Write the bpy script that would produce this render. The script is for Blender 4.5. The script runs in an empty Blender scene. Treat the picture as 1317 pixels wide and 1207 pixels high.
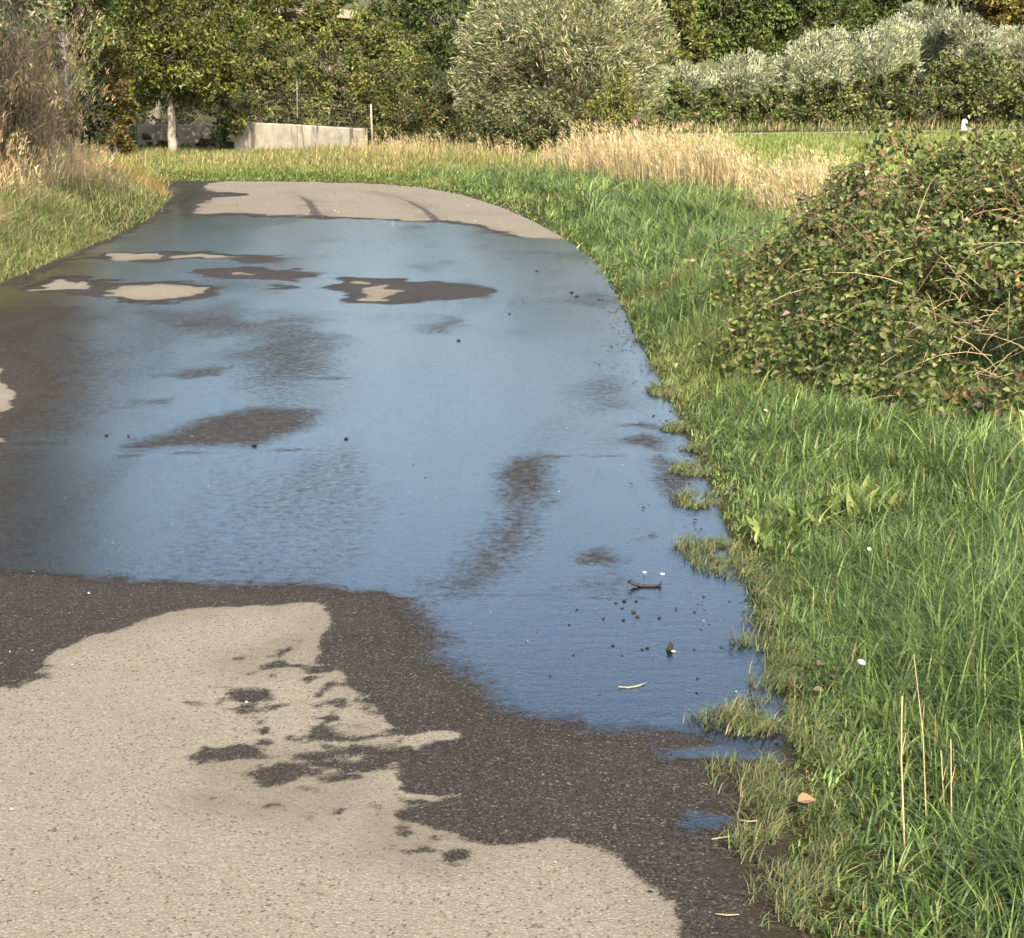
import bpy, math
import numpy as np
from mathutils import Vector, Matrix

# ------------------------------------------------------------------ camera, sky, sun, exposure
S = bpy.context.scene
C = S.collection
F, CAMH, HOR, CX, CY = 2100.0, 1.6, 119.0, 658.5, 603.5
PITCH = math.atan((CY - HOR) / F)
cd = bpy.data.cameras.new('camera'); cam = bpy.data.objects.new('camera', cd); C.objects.link(cam)
cam.location = (0, 0, CAMH); cam.rotation_euler = (math.pi / 2 - PITCH, 0, 0)
cd.sensor_fit = 'HORIZONTAL'; cd.sensor_width = 36; cd.lens = 36 * F / 1317
cd.clip_start = .05; cd.clip_end = 3000
S.camera = cam
SUN_AZ, SUN_EL = 168.0, 37.0         # degrees clockwise from the view direction (+Y), above the horizon
w = bpy.data.worlds.new('World'); S.world = w; w.use_nodes = True
wn = w.node_tree.nodes; wl = w.node_tree.links
sky = wn.new('ShaderNodeTexSky'); sky.sky_type = 'NISHITA'; sky.sun_disc = False
sky.sun_elevation = math.radians(SUN_EL); sky.sun_rotation = math.radians(SUN_AZ)
sky.air_density = 1.0; sky.dust_density = 3.2; sky.ozone_density = .7
wl.new(sky.outputs[0], wn['Background'].inputs[0]); wn['Background'].inputs[1].default_value = 0.15
sd_ = bpy.data.lights.new('sun', 'SUN'); sd_.energy = 3.1; sd_.angle = math.radians(.53); sd_.color = (1, .87, .68)
sun = bpy.data.objects.new('sun', sd_); C.objects.link(sun)
az, el = math.radians(SUN_AZ), math.radians(SUN_EL)
tosun = Vector((math.sin(az) * math.cos(el), math.cos(az) * math.cos(el), math.sin(el)))
sun.rotation_euler = tosun.to_track_quat('Z', 'Y').to_euler(); sun.location = tosun * 60
S.view_settings.view_transform = 'Standard'; S.view_settings.look = 'None'
S.view_settings.exposure = 1.3; S.view_settings.gamma = 1; S.view_settings.use_curve_mapping = False
S.cycles.use_denoising = True
S.cycles.max_bounces = 3; S.cycles.diffuse_bounces = 2; S.cycles.glossy_bounces = 2; S.cycles.transmission_bounces = 2
S.cycles.use_adaptive_sampling = True; S.cycles.adaptive_threshold = .05; S.cycles.caustics_reflective = False; S.cycles.caustics_refractive = False
S.cycles.transparent_max_bounces = 4; S.cycles.sample_clamp_indirect = 6

# ------------------------------------------------------------------ helpers
R0 = np.random.default_rng
cp, sp = math.cos(PITCH), math.sin(PITCH)
def ray(px, py):
    u = (np.asarray(px, float) - CX) / F; v = (CY - np.asarray(py, float)) / F
    return u, cp + v * sp, -sp + v * cp
def G(px, py, z=0.0):                  # ground point that stands at a place of the plan
    x, y, zz = ray(px, py); t = (z - CAMH) / zz
    return x * t, y * t
def P(px, py, d):                      # point at forward distance d
    x, y, z = ray(px, py); t = d / y
    return np.array([x * t, d, CAMH + z * t])
def Gp(pts): return np.array([G(a, b) for a, b in pts])
def PX(d): return F / d               # photo pixels per metre at distance d

def sdf(X, poly):                      # signed distance, positive inside
    X = np.asarray(X, float); poly = np.asarray(poly, float)
    d = np.full(len(X), 1e9); ins = np.zeros(len(X), bool)
    n = len(poly)
    for i in range(n):
        a = poly[i]; b = poly[(i + 1) % n]; e = b - a
        wv = X - a; L = max(e @ e, 1e-12)
        t = np.clip(wv @ e / L, 0, 1)
        d = np.minimum(d, ((wv - t[:, None] * e) ** 2).sum(1))
        c = ((a[1] <= X[:, 1]) != (b[1] <= X[:, 1]))
        if abs(e[1]) > 1e-12:
            ins ^= c & (X[:, 0] < a[0] + (X[:, 1] - a[1]) / e[1] * e[0])
    d = np.sqrt(d)
    return np.where(ins, d, -d)
def smooth(a, b, x):
    t = np.clip((x - a) / (b - a), 0, 1); return t * t * (3 - 2 * t)
def vnoise(x, y, seed=0):
    xi = np.floor(x).astype(np.int64); yi = np.floor(y).astype(np.int64)
    fx = x - xi; fy = y - yi; fx = fx * fx * (3 - 2 * fx); fy = fy * fy * (3 - 2 * fy)
    def h(a, b):
        v = (a * 374761393 + b * 668265263 + seed * 1274126177) & 0x7fffffff
        v = ((v ^ (v >> 13)) * 1274126177) & 0x7fffffff
        return ((v ^ (v >> 16)) & 0xffff) / 65535.0
    return (h(xi, yi) * (1 - fx) + h(xi + 1, yi) * fx) * (1 - fy) + (h(xi, yi + 1) * (1 - fx) + h(xi + 1, yi + 1) * fx) * fy
def fbm(x, y, seed=0, o=4):
    s = 0; a = .5; t = 0
    for k in range(o):
        s = s + a * vnoise(x * 2 ** k, y * 2 ** k, seed + k); t += a; a *= .5
    return s / t

def link(name, me, mat, parent=None, label=None, cat=None, group=None, kind=None):
    o = bpy.data.objects.new(name, me); C.objects.link(o)
    if mat is not None and me is not None and not me.materials: me.materials.append(mat)
    if parent is not None: o.parent = parent
    if label: o['label'] = label
    if cat: o['category'] = cat
    if group: o['group'] = group
    if kind: o['kind'] = kind
    return o
def thing(name, loc, label, cat, group=None):
    o = link(name, None, None, None, label, cat, group); o.location = loc
    o.empty_display_size = .1
    return o
def mesh(name, V, faces, tint=None, smooth_=False, attrs=None):
    """V (n,3); faces list of arrays (m,k)"""
    V = np.asarray(V, np.float32); me = bpy.data.meshes.new(name)
    me.vertices.add(len(V)); me.vertices.foreach_set('co', V.ravel())
    li = np.concatenate([f.ravel() for f in faces]).astype(np.int32)
    tot = np.concatenate([np.full(len(f), f.shape[1], np.int32) for f in faces])
    st = np.concatenate([[0], np.cumsum(tot)[:-1]]).astype(np.int32)
    me.loops.add(len(li)); me.loops.foreach_set('vertex_index', li)
    me.polygons.add(len(tot)); me.polygons.foreach_set('loop_start', st)
    try: me.polygons.foreach_set('loop_total', tot)
    except Exception: pass
    me.polygons.foreach_set('use_smooth', np.full(len(tot), smooth_))
    if tint is not None:
        a = me.attributes.new('tint', 'FLOAT_COLOR', 'POINT')
        a.data.foreach_set('color', np.concatenate([np.asarray(tint, np.float32), np.ones((len(V), 1), np.float32)], 1).ravel())
    for k, v in (attrs or {}).items():
        a = me.attributes.new(k, 'FLOAT', 'POINT'); a.data.foreach_set('value', np.asarray(v, np.float32))
    me.update(calc_edges=True); me.validate()
    return me
def nrm(a): return a / np.maximum(np.linalg.norm(a, axis=-1, keepdims=True), 1e-9)

# ---- materials
def newmat(name):
    m = bpy.data.materials.new(name); m.use_nodes = True
    nt = m.node_tree; nt.nodes.clear(); out = nt.nodes.new('ShaderNodeOutputMaterial')
    return m, nt, nt.nodes, nt.links, out
def N(nt, t, **kw):
    n = nt.nodes.new(t)
    for k, v in kw.items():
        if k.startswith('_'): setattr(n, k[1:], v)
        else: n.inputs[k.replace('__', ' ')].default_value = v
    return n
def foliage(name, transl=.3, rough=.5, spec=.3):
    m, nt, nn, L, out = newmat(name)
    a = N(nt, 'ShaderNodeAttribute', _attribute_name='tint')
    p = N(nt, 'ShaderNodeBsdfPrincipled', Roughness=rough); p.inputs['Specular IOR Level'].default_value = spec
    t = N(nt, 'ShaderNodeBsdfTranslucent'); mx = N(nt, 'ShaderNodeMixShader', Fac=transl)
    L.new(a.outputs['Color'], p.inputs['Base Color']); L.new(a.outputs['Color'], t.inputs['Color'])
    L.new(p.outputs[0], mx.inputs[1]); L.new(t.outputs[0], mx.inputs[2]); L.new(mx.outputs[0], out.inputs[0])
    return m
def plain(name, c1, c2, scale=12, rough=.85, bump=.3, spec=.3):
    m, nt, nn, L, out = newmat(name)
    tc = N(nt, 'ShaderNodeTexCoord'); nz = N(nt, 'ShaderNodeTexNoise', Scale=float(scale), Detail=6.0, Roughness=.65)
    L.new(tc.outputs['Object'], nz.inputs['Vector'])
    cr = N(nt, 'ShaderNodeValToRGB'); cr.color_ramp.elements[0].position = .3; cr.color_ramp.elements[1].position = .7
    cr.color_ramp.elements[0].color = (*c1, 1); cr.color_ramp.elements[1].color = (*c2, 1)
    p = N(nt, 'ShaderNodeBsdfPrincipled', Roughness=rough); p.inputs['Specular IOR Level'].default_value = spec
    b = N(nt, 'ShaderNodeBump', Strength=bump, Distance=.01)
    L.new(nz.outputs['Fac'], cr.inputs[0]); L.new(cr.outputs[0], p.inputs['Base Color'])
    L.new(nz.outputs['Fac'], b.inputs['Height']); L.new(b.outputs[0], p.inputs['Normal']); L.new(p.outputs[0], out.inputs[0])
    return m
M_LEAF = foliage('leaf_foliage', .28, .5, .35)
M_GLOSS = foliage('bramble_foliage', .33, .5, .3)
M_GRASS = foliage('grass_blades', .32, .45, .35)
M_DRY = foliage('dry_stems', .18, .7, .15)
M_BARK = plain('bark', (.10, .085, .065), (.24, .2, .16), 18, .9, .6)
M_PALEBARK = plain('pale_bark', (.25, .215, .17), (.44, .39, .32), 14, .9, .5)
M_TWIG = plain('twig', (.06, .045, .03), (.13, .1, .07), 40, .9, .4)
M_CONC = plain('old_concrete', (.30, .28, .24), (.52, .49, .43), 4.5, .92, .5)
M_GREYWOOD = plain('grey_wood', (.16, .145, .125), (.3, .275, .24), 30, .9, .4)
M_STONE = plain('stone', (.12, .11, .1), (.3, .28, .25), 40, .8, .4)
M_CRUMB = plain('dark_crumb', (.012, .011, .01), (.04, .035, .03), 60, .6, .4)
M_METAL = plain('galvanised', (.12, .125, .12), (.22, .22, .21), 20, .5, .1)
M_WHITE = plain('white_paint', (.7, .69, .66), (.8, .79, .77), 25, .6, .1)
M_STRAW = plain('straw', (.36, .29, .16), (.5, .41, .25), 60, .7, .2)

def tube_data(pts, rad, sides=6):
    pts = np.asarray(pts, float); rad = np.asarray(rad, float); n = len(pts)
    T = nrm(np.gradient(pts, axis=0)); up = np.array([.31, .87, .38]); 
    A = nrm(np.cross(T, up)); B = np.cross(T, A)
    th = np.linspace(0, 2 * np.pi, sides, endpoint=False)
    V = pts[:, None] + rad[:, None, None] * (np.cos(th)[None, :, None] * A[:, None] + np.sin(th)[None, :, None] * B[:, None])
    i = np.arange(n - 1)[:, None] * sides; j = np.arange(sides)[None]; k = (j + 1) % sides
    f = np.stack([i + j, i + k, i + sides + k, i + sides + j], -1).reshape(-1, 4)
    V = np.concatenate([V.reshape(-1, 3), pts[:1], pts[-1:]]); a = n * sides
    jj = np.arange(sides); kk = (jj + 1) % sides
    c0 = np.stack([np.full(sides, a), kk, jj], -1); c1 = np.stack([np.full(sides, a + 1), (n - 1) * sides + jj, (n - 1) * sides + kk], -1)
    return V, f, np.concatenate([c0, c1])
class Tubes:
    def __init__(s): s.V = []; s.q = []; s.t = []; s.n = 0
    def add(s, pts, rad, sides=6):
        V, q, t = tube_data(pts, rad, sides); s.V.append(V); s.q.append(q + s.n); s.t.append(t + s.n); s.n += len(V)
    def build(s, name, tint=None):
        V = np.concatenate(s.V); return mesh(name, V, [np.concatenate(s.q), np.concatenate(s.t)], None if tint is None else np.tile(tint, (len(V), 1)), True)
def box_data(x0, x1, y0, y1, z0, z1):
    V = np.array([[x, y, z] for z in (z0, z1) for y in (y0, y1) for x in (x0, x1)], float)
    f = np.array([[0, 2, 3, 1], [4, 5, 7, 6], [0, 1, 5, 4], [2, 6, 7, 3], [0, 4, 6, 2], [1, 3, 7, 5]])
    return V, f

def leaves_mesh(name, Pn, D, Nn, L, W, tint, fold=.25):
    """each leaf: 5 points, 2 folded halves (pointed oval)"""
    n = len(Pn); D = nrm(D); S_ = nrm(np.cross(D, Nn)); Nn = np.cross(S_, D)
    L = np.broadcast_to(L, n)[:, None]; W = np.broadcast_to(W, n)[:, None]
    mid = Pn + D * L * .45
    V = np.stack([Pn, mid + S_ * W * .5 + Nn * W * fold, Pn + D * L - Nn * L * .12, mid - S_ * W * .5 + Nn * W * fold], 1)
    i = np.arange(n)[:, None] * 4
    f = np.concatenate([i + np.array([[0, 1, 2]]), i + np.array([[0, 2, 3]])])
    return mesh(name, V.reshape(-1, 3), [f], np.repeat(tint, 4, 0))
def palette(rng, n, cols, wts, jit=.18):
    c = np.array(cols)[rng.choice(len(cols), n, p=np.array(wts) / sum(wts))]
    c = c * 1.3
    return np.clip(c * (1 + rng.normal(0, jit, (n, 1))) * (1 + rng.normal(0, jit * .35, (n, 3))), .004, .9)
def sphere(rng, n): return nrm(rng.normal(size=(n, 3)))

def blades_mesh(name, Pn, H, Wd, azm, lean, tint, seg=3, curve=1.7):
    n = len(Pn); H = np.broadcast_to(H, n); Wd = np.broadcast_to(Wd, n)
    dirn = np.stack([np.cos(azm), np.sin(azm), 0 * azm], 1); side = np.stack([-np.sin(azm + .6), np.cos(azm + .6), 0 * azm], 1)
    vs = []
    for k in range(seg + 1):
        t = k / seg
        c = Pn + dirn * (H * lean * t ** curve)[:, None]
        c[:, 2] += H * (t - .5 * np.minimum(lean, 1.2) * t ** 2.2 * .8)
        wd = Wd * (1 - t ** 1.6) * .5
        if k < seg: vs += [c - side * wd[:, None], c + side * wd[:, None]]
        else: vs += [c]
    m = len(vs); V = np.stack(vs, 1)
    i = np.arange(n)[:, None] * m
    q = np.concatenate([i + np.array([[2 * k, 2 * k + 1, 2 * k + 3, 2 * k + 2]]) for k in range(seg - 1)]) if seg > 1 else np.zeros((0, 4), int)
    t = i + np.array([[2 * seg - 2, 2 * seg - 1, 2 * seg]])
    return mesh(name, V.reshape(-1, 3), [q, t], np.repeat(tint, m, 0))

# ------------------------------------------------------------------ the plan of the road
outer = [(1075, 1330), (1010, 1207), (975, 1090), (990, 990), (985, 900), (955, 800), (925, 700), (895, 620), (862, 540), (820, 450), (790, 390), (770, 350), (742, 322),
         (715, 303), (680, 284), (640, 266), (590, 250), (540, 241), (480, 236), (400, 234), (320, 233.5), (240, 233)]
inner = [(-60, 385), (0, 365), (60, 341), (110, 319), (150, 303), (185, 287), (205, 272), (219, 258), (222, 248), (205, 244.5)]
og = Gp(outer); ig = Gp(inner)
og[0] = (.62, 1.5)
outer_w = np.concatenate([[(0.6, -8)], og, [(-14, 29.6), (-40, 33)]])
inner_w = np.concatenate([[(-4.6, -8), (-4.5, 8)], ig, [(-9, 26.0), (-14, 26.0), (-40, 29)]])
ROAD = np.concatenate([outer_w, inner_w[::-1]])
def road_sd(X): return sdf(X, ROAD)             # positive on the road
# ground relief
def ground_z(x, y, sd=None):
    X = np.stack([np.ravel(x), np.ravel(y)], 1)
    if sd is None: sd = road_sd(X)
    o = -sd; x = X[:, 0]; y = X[:, 1]
    left = smooth(-3.2, -4.6, x) * smooth(29, 25.5, y)
    z = -.03 + .05 * smooth(-.02, .22, o)
    z += (1 - left) * (.09 * smooth(.15, 1.2, o))
    z += left * (.26 * smooth(.05, .8, o) + .42 * smooth(.5, 3.0, o))
    z += .05 * (fbm(x * .7, y * .7, 3) - .5) * smooth(.1, 1, o)
    z += smooth(66, 74, y) * .25 + np.maximum(y - 74, 0) * .055 * smooth(170, 90, y) + smooth(90, 170, y) * 3.0
    z += .06 * smooth(30, 42, y) * smooth(-1, -6, x)
    return z

# terrain sheet
xs = np.unique(np.round(np.concatenate([np.linspace(-700, -60, 18), np.linspace(-60, -12, 33), np.linspace(-12, 8, 130), np.linspace(8, 60, 40), np.linspace(60, 700, 18)]), 4))
ys = np.unique(np.round(np.concatenate([np.linspace(-400, -10, 10), np.linspace(-10, 1, 12), np.linspace(1, 14, 90), np.linspace(14, 34, 80), np.linspace(34, 120, 70), np.linspace(120, 900, 20)]), 4))
gx, gy = np.meshgrid(xs, ys)
gz = ground_z(gx, gy)
V = np.stack([gx.ravel(), gy.ravel(), gz], 1)
nx, ny = len(xs), len(ys)
ii = (np.arange(ny - 1)[:, None] * nx + np.arange(nx - 1)[None]).reshape(-1)
quads = np.stack([ii, ii + 1, ii + nx + 1, ii + nx], 1)
def ground_mat():
    m, nt, nn, L, out = newmat('soil_and_turf')
    g = N(nt, 'ShaderNodeNewGeometry')
    n1 = N(nt, 'ShaderNodeTexNoise', Scale=.9, Detail=6.0, Roughness=.7); n2 = N(nt, 'ShaderNodeTexNoise', Scale=38.0, Detail=5.0, Roughness=.75)
    L.new(g.outputs['Position'], n1.inputs['Vector']); L.new(g.outputs['Position'], n2.inputs['Vector'])
    a = N(nt, 'ShaderNodeMix', _data_type='RGBA'); a.inputs[6].default_value = (.035, .05, .014, 1); a.inputs[7].default_value = (.075, .085, .026, 1)
    L.new(n1.outputs['Fac'], a.inputs[0])
    cr = N(nt, 'ShaderNodeValToRGB'); cr.color_ramp.elements[0].position = .42; cr.color_ramp.elements[1].position = .62
    L.new(n2.outputs['Fac'], cr.inputs[0])
    b = N(nt, 'ShaderNodeMix', _data_type='RGBA'); b.inputs[7].default_value = (.05, .037, .022, 1)
    L.new(cr.outputs[0], b.inputs[0]); L.new(a.outputs[2], b.inputs[6])
    p = N(nt, 'ShaderNodeBsdfPrincipled', Roughness=.95); p.inputs['Specular IOR Level'].default_value = .05; bu = N(nt, 'ShaderNodeBump', Strength=.8, Distance=.03)
    L.new(n2.outputs['Fac'], bu.inputs['Height']); L.new(bu.outputs[0], p.inputs['Normal'])
    L.new(b.outputs[2], p.inputs['Base Color']); L.new(p.outputs[0], out.inputs[0]); return m
link('ground', mesh('ground', V, [quads], smooth_=True), ground_mat(), kind='structure', label='grassy ground under the verges and the field')

# ------------------------------------------------------------------ road sheet with its wet and dry areas
rows_px = np.concatenate([np.arange(234.2, 420, 1.3), np.arange(420, 1340, 4.0)])
ry = np.array([G(658, r)[1] for r in rows_px])[::-1]
ry = np.concatenate([np.linspace(-8, ry[0] - .02, 40), ry, np.linspace(ry[-1] + .05, 36, 60)])
rx = np.concatenate([np.linspace(-40, -9, 100), np.arange(-8.98, -4.9, .06), np.arange(-4.88, 1.45, .022)])
X_, Y_ = np.meshgrid(rx, ry); Q = np.stack([X_.ravel(), Y_.ravel()], 1)
rsd = road_sd(Q)
wob = .05 * (fbm(Q[:, 0] * 9, Q[:, 1] * 9, 11) - .5) * 2
keepv = (rsd + wob) > -.13
idx = np.flatnonzero(keepv); Qk = Q[idx]; rk = rsd[idx]

dry_big = [(-400, 1000), (-200, 930), (0, 884), (30, 874), (52, 858), (75, 838), (110, 820), (165, 805), (200, 793), (250, 783), (330, 778), (412, 779), (417, 790), (411, 815), (419, 838),
           (430, 858), (438, 878), (462, 892), (482, 902), (497, 920), (512, 931), (545, 936), (585, 941), (606, 953), (560, 958), (545, 966), (520, 968),
           (508, 976), (516, 990), (505, 1000), (520, 1008), (512, 1018), (545, 1023), (600, 1024), (575, 1032), (540, 1040), (508, 1049), (515, 1058), (548, 1062), (566, 1070),
           (600, 1078), (632, 1084), (665, 1081), (718, 1077), (760, 1080), (795, 1090), (828, 1112), (843, 1140), (852, 1165), (880, 1200), (920, 1290), (1000, 1500), (-900, 1500)]
dry_far = [(262, 240), (272, 236), (320, 226), (480, 226), (560, 230), (630, 243), (690, 265), (765, 312), (722, 309), (690, 305), (640, 298), (620, 290), (570, 284), (480, 281), (400, 278.5),
           (330, 277), (300, 274), (252, 275), (250, 270), (262, 262), (275, 255), (318, 251), (300, 248), (268, 247)]
dry_bits = [[(133, 329), (150, 325), (175, 324.5), (203, 326), (199, 332), (170, 334.5), (146, 333.5)],
            [(218, 326.5), (260, 326.2), (315, 328), (310, 330), (260, 330), (222, 330)],
            [(54, 366), (75, 360), (105, 362), (137, 370), (123, 374.5), (62, 371)],
            [(140, 377), (165, 365), (235, 366.5), (268, 369), (244, 381), (205, 388), (165, 385)],
            [(297, 350), (318, 349.4), (336, 351.5), (325, 354), (303, 353)],
            [(466, 376), (476, 370), (492, 367), (516, 373), (510, 381), (494, 385), (472, 382)],
            [(446, 363), (466, 361), (482, 365), (460, 366)],
            [(-90, 465), (-5, 476), (8, 490), (6, 498), (20, 510), (16, 527), (2, 531), (-20, 537), (-90, 545)],
            [(-60, 558), (-2, 563), (4, 570), (-60, 573)]]
wet_blobs = [(332, 893, 27, 6), (310, 889, 12, 2.5), (355, 858, 20, 3.5), (380, 856, 9, 3), (408, 862, 22, 4), (398, 875, 9, 3.5), (418, 850, 10, 5), (250, 904, 10, 2.5), (326, 909, 12, 3.5), (345, 943, 10, 2.5), (342, 957, 13, 4), (348, 848, 7, 2), (305, 848, 6, 2), (362, 838, 8, 2),
             (295, 971, 43, 5.5), (262, 969, 10, 3), (372, 996, 41, 9.5), (352, 993, 20, 6), (420, 943, 17, 4), (428, 929, 9, 6), (452, 946, 18, 4), (440, 909, 14, 3), (470, 964, 50, 5), (505, 972, 30, 8), (415, 970, 28, 3.5), (425, 980, 25, 4.5), (462, 985, 32, 6), (490, 978, 20, 5),
             (445, 1000, 20, 4), (390, 1018, 9, 2.2), (405, 1022, 7, 1.8), (340, 1043, 9, 2.5), (436, 1047, 8, 2.2), (428, 885, 9, 2.5), (365, 904, 14, 2), (520, 1066, 9, 3), (522, 1072, 7, 3), (552, 1093, 22, 3.5), (594, 1097, 14, 6), (560, 1082, 8, 2), (540, 1033, 26, 3), (527, 936, 24, 6), (545, 930, 22, 7),
             (470, 878, 9, 2), (280, 884, 8, 1.5), (295, 910, 10, 1.5), (22, 868, 34, 3.2), (8, 880, 24, 3.5), (46, 858, 16, 3)]
rb_ = R0(55)
for _ in range(60): px_, py_ = rb_.normal(425, 70), rb_.normal(935, 60); wet_blobs.append((px_, py_, rb_.uniform(3, 10), rb_.uniform(1.4, 3)))
def ell_sd(X, cx, cy, rx_, ry_):                 # an ellipse laid on the ground
    c = np.array(G(cx, cy)); a = abs(G(cx + rx_, cy)[0] - c[0]); b = abs(G(cx, cy - ry_)[1] - G(cx, cy + ry_)[1]) / 2
    k = np.sqrt(((X[:, 0] - c[0]) / a) ** 2 + ((X[:, 1] - c[1]) / b) ** 2)
    return (1 - k) * min(a, b)
def path_sd(X, pts, wpx):
    g = Gp(pts); d = np.full(len(X), 1e9)
    for i in range(len(g) - 1):
        e = g[i + 1] - g[i]; t = np.clip((X - g[i]) @ e / (e @ e), 0, 1)
        wd = (wpx[i] + (wpx[i + 1] - wpx[i]) * t) / PX(g[i][1]) / 2
        d = np.minimum(d, np.linalg.norm(X - g[i] - t[:, None] * e, axis=1) - wd)
    return -d
# domain jitter for natural outlines
jf = 1 + 2.2 * smooth(7, 13, Qk[:, 1])
Qj = Qk + np.stack([(fbm(Qk[:, 0] * 6, Qk[:, 1] * 6, 21) - .5) * .10 * jf, (fbm(Qk[:, 0] * 6, Qk[:, 1] * 6, 31) - .5) * .16 * jf], 1)
Qj += np.stack([(fbm(Qk[:, 0] * 1.7, Qk[:, 1] * 1.7, 23) - .5) * .12 * (jf - 1), (fbm(Qk[:, 0] * 1.7, Qk[:, 1] * 1.7, 33) - .5) * .25 * (jf - 1)], 1)
wet = -sdf(Qj, Gp(dry_big))
wet = np.minimum(wet, -sdf(Qj, Gp(dry_far)))
for b in dry_bits: wet = np.minimum(wet, -sdf(Qj, Gp(b)))
near = Qk[:, 1] < 7
Qb = Qk + .7 * (Qj - Qk) + np.stack([.03 * (fbm(Qk[:, 0] * 22, Qk[:, 1] * 22, 171) - .5), .06 * (fbm(Qk[:, 0] * 22, Qk[:, 1] * 22, 173) - .5)], 1)
for b in wet_blobs:
    wet[near] = np.maximum(wet[near], 1.1 * ell_sd(Qb[near], b[0], b[1], b[2] * 1.25, b[3] * 1.3))
for pts, wp in [([(368, 246), (385, 252), (398, 260), (408, 279)], [2, 5, 9, 13]), ([(478, 247), (505, 252), (528, 260), (546, 270), (562, 284)], [2, 3, 6, 8, 11])]:
    wet = np.maximum(wet, np.minimum(.5 * path_sd(Qk, pts, wp), .006))
# where a film of water stands (0..1)
film_poly = [(-400, 700), (0, 741), (100, 749), (250, 759), (400, 767), (478, 769), (490, 795), (507, 835), (542, 882), (592, 932), (650, 944), (720, 949), (800, 952), (880, 956), (930, 985), (960, 975), (1100, 960),
             (1000, 700), (900, 550), (830, 400), (780, 320), (740, 309), (690, 306), (640, 300), (620, 292), (560, 286), (480, 283), (330, 279), (250, 278), (240, 266), (258, 250), (262, 243), (230, 240), (215, 243), (222, 262), (195, 282), (150, 305), (110, 322), (60, 346), (0, 370), (-400, 470)]
fs = sdf(Qj, Gp(film_poly))
soft = .03 + .25 * smooth(.1, .9, -(Qk[:, 0] - G(560, 860)[0])) * 0
film = smooth(-.02, .14, fs)
# the damp border to the left of the near tongue fades in slowly
tongue = [(440, 600), (478, 770), (488, 795), (505, 835), (540, 882), (590, 932), (680, 950), (880, 957), (1100, 968), (1100, 600)]
fade = [(470, 769), (480, 795), (498, 835), (532, 885), (580, 935), (700, 952), (760, 935), (720, 880), (690, 800), (660, 772), (545, 771)]
film *= np.where(sdf(Qj, Gp(fade)) > 0, smooth(0, .30, sdf(Qj, Gp(tongue))), 1)
isl = [[(436, 357), (470, 356), (520, 362), (590, 367), (634, 376), (615, 384), (560, 387), (500, 391), (455, 387), (436, 375), (395, 374), (432, 368)],
       [(300, 333), (330, 329), (366, 333), (350, 336), (320, 339), (292, 338)],
       [(250, 348), (330, 347), (392, 350), (396, 357), (380, 361), (290, 358), (245, 354)],
       [(120, 327), (215, 322), (360, 328), (330, 332), (230, 333), (190, 338), (120, 334)],
       [(40, 368), (80, 356), (150, 362), (240, 362), (285, 369), (250, 385), (200, 392), (140, 386), (60, 378)],
       [(330, 372), (368, 370), (372, 374), (340, 377)],
       [(-300, 440), (10, 455), (60, 480), (50, 530), (20, 545), (-300, 560)]]
for k, b in enumerate(isl): film *= 1 - smooth(-.10, .08, sdf(Qj, Gp(b)) + .22 * (fbm(Qk[:, 0] * 3, Qk[:, 1] * 2.2, 161) - .5))
# places where the film is thin and the chippings show; last two imitate a dark tree reflection
thin = [((300, 400), (400, 395), (440, 440), (400, 530), (300, 540), (310, 450), .32, .35), ((150, 395), (250, 400), (250, 470), (190, 540), (120, 530), .28, .3), ((640, 560), (720, 540), (700, 600), (650, 640), .3, .2), ((250, 640), (330, 620), (260, 735), (180, 740), .22, .3),
        ((178, 574), (250, 545), (318, 527), (400, 528), (402, 548), (330, 574), (200, 579), .75, .13), ((205, 484), (240, 474), (292, 474), (285, 484), (240, 488), .6, .1), ((165, 518), (225, 512), (205, 526), .5, .1),
        ((310, 450), (330, 415), (400, 418), (432, 432), (410, 450), (420, 480), (330, 495), .5, .3), ((240, 420), (300, 405), (320, 430), (260, 440), .5, .2), ((545, 430), (560, 405), (590, 415), (585, 432), .55, .15),
        ((562, 758), (600, 706), (640, 655), (655, 595), (700, 592), (705, 650), (690, 700), (650, 745), (600, 765), .72, .2), ((645, 615), (680, 585), (705, 600), (690, 640), .4, .15), ((735, 712), (765, 700), (812, 722), (800, 734), (745, 727), .7, .08),
        ((795, 700), (830, 682), (850, 690), (810, 700), .6, .06), ((800, 572), (820, 560), (855, 566), (845, 582), .7, .07), ((790, 548), (830, 545), (850, 556), .7, .06), ((838, 605), (870, 595), (895, 625), (870, 655), (845, 640), .7, .08), ((740, 500), (790, 485), (812, 525), (770, 530), .45, .2),
        ((690, 765), (780, 735), (840, 742), (790, 770), .45, .1), ((830, 600), (850, 585), (880, 600), .5, .05), ((560, 920), (600, 910), (700, 945), (600, 960), .2, .1), ((-100, 580), (60, 580), (70, 640), (20, 720), (-100, 735), .5, .3), ((-100, 395), (120, 395), (135, 470), (120, 560), (-100, 570), .55, .3)]  # the two left-edge patches put the tall tree's dark reflection into the mask
for t in thin:
    poly = Gp(t[:-2]); film *= 1 - t[-2] * smooth(-t[-1], t[-1] * .9, sdf(Qj, poly))
for (cx_, cy_, a_, b_, s_) in [(905, 970, 75, 16, .9), (965, 968, 50, 10, 1), (905, 1062, 50, 18, .75), (1000, 1000, 40, 10, .6), (870, 962, 40, 8, .6)]:
    film = np.maximum(film, s_ * smooth(-.02, .05, ell_sd(Qj, cx_, cy_, a_, b_)))
st_ = fbm(Qk[:, 0] * 1.3, Qk[:, 1] * .8, 141); s2_ = fbm(Qk[:, 0] * .5, Qk[:, 1] * .35, 143)
ls_ = fbm(Qk[:, 0] * 1.9 + .6 * fbm(Qk[:, 0], Qk[:, 1] * .5, 151), Qk[:, 1] * .22, 149)
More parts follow.
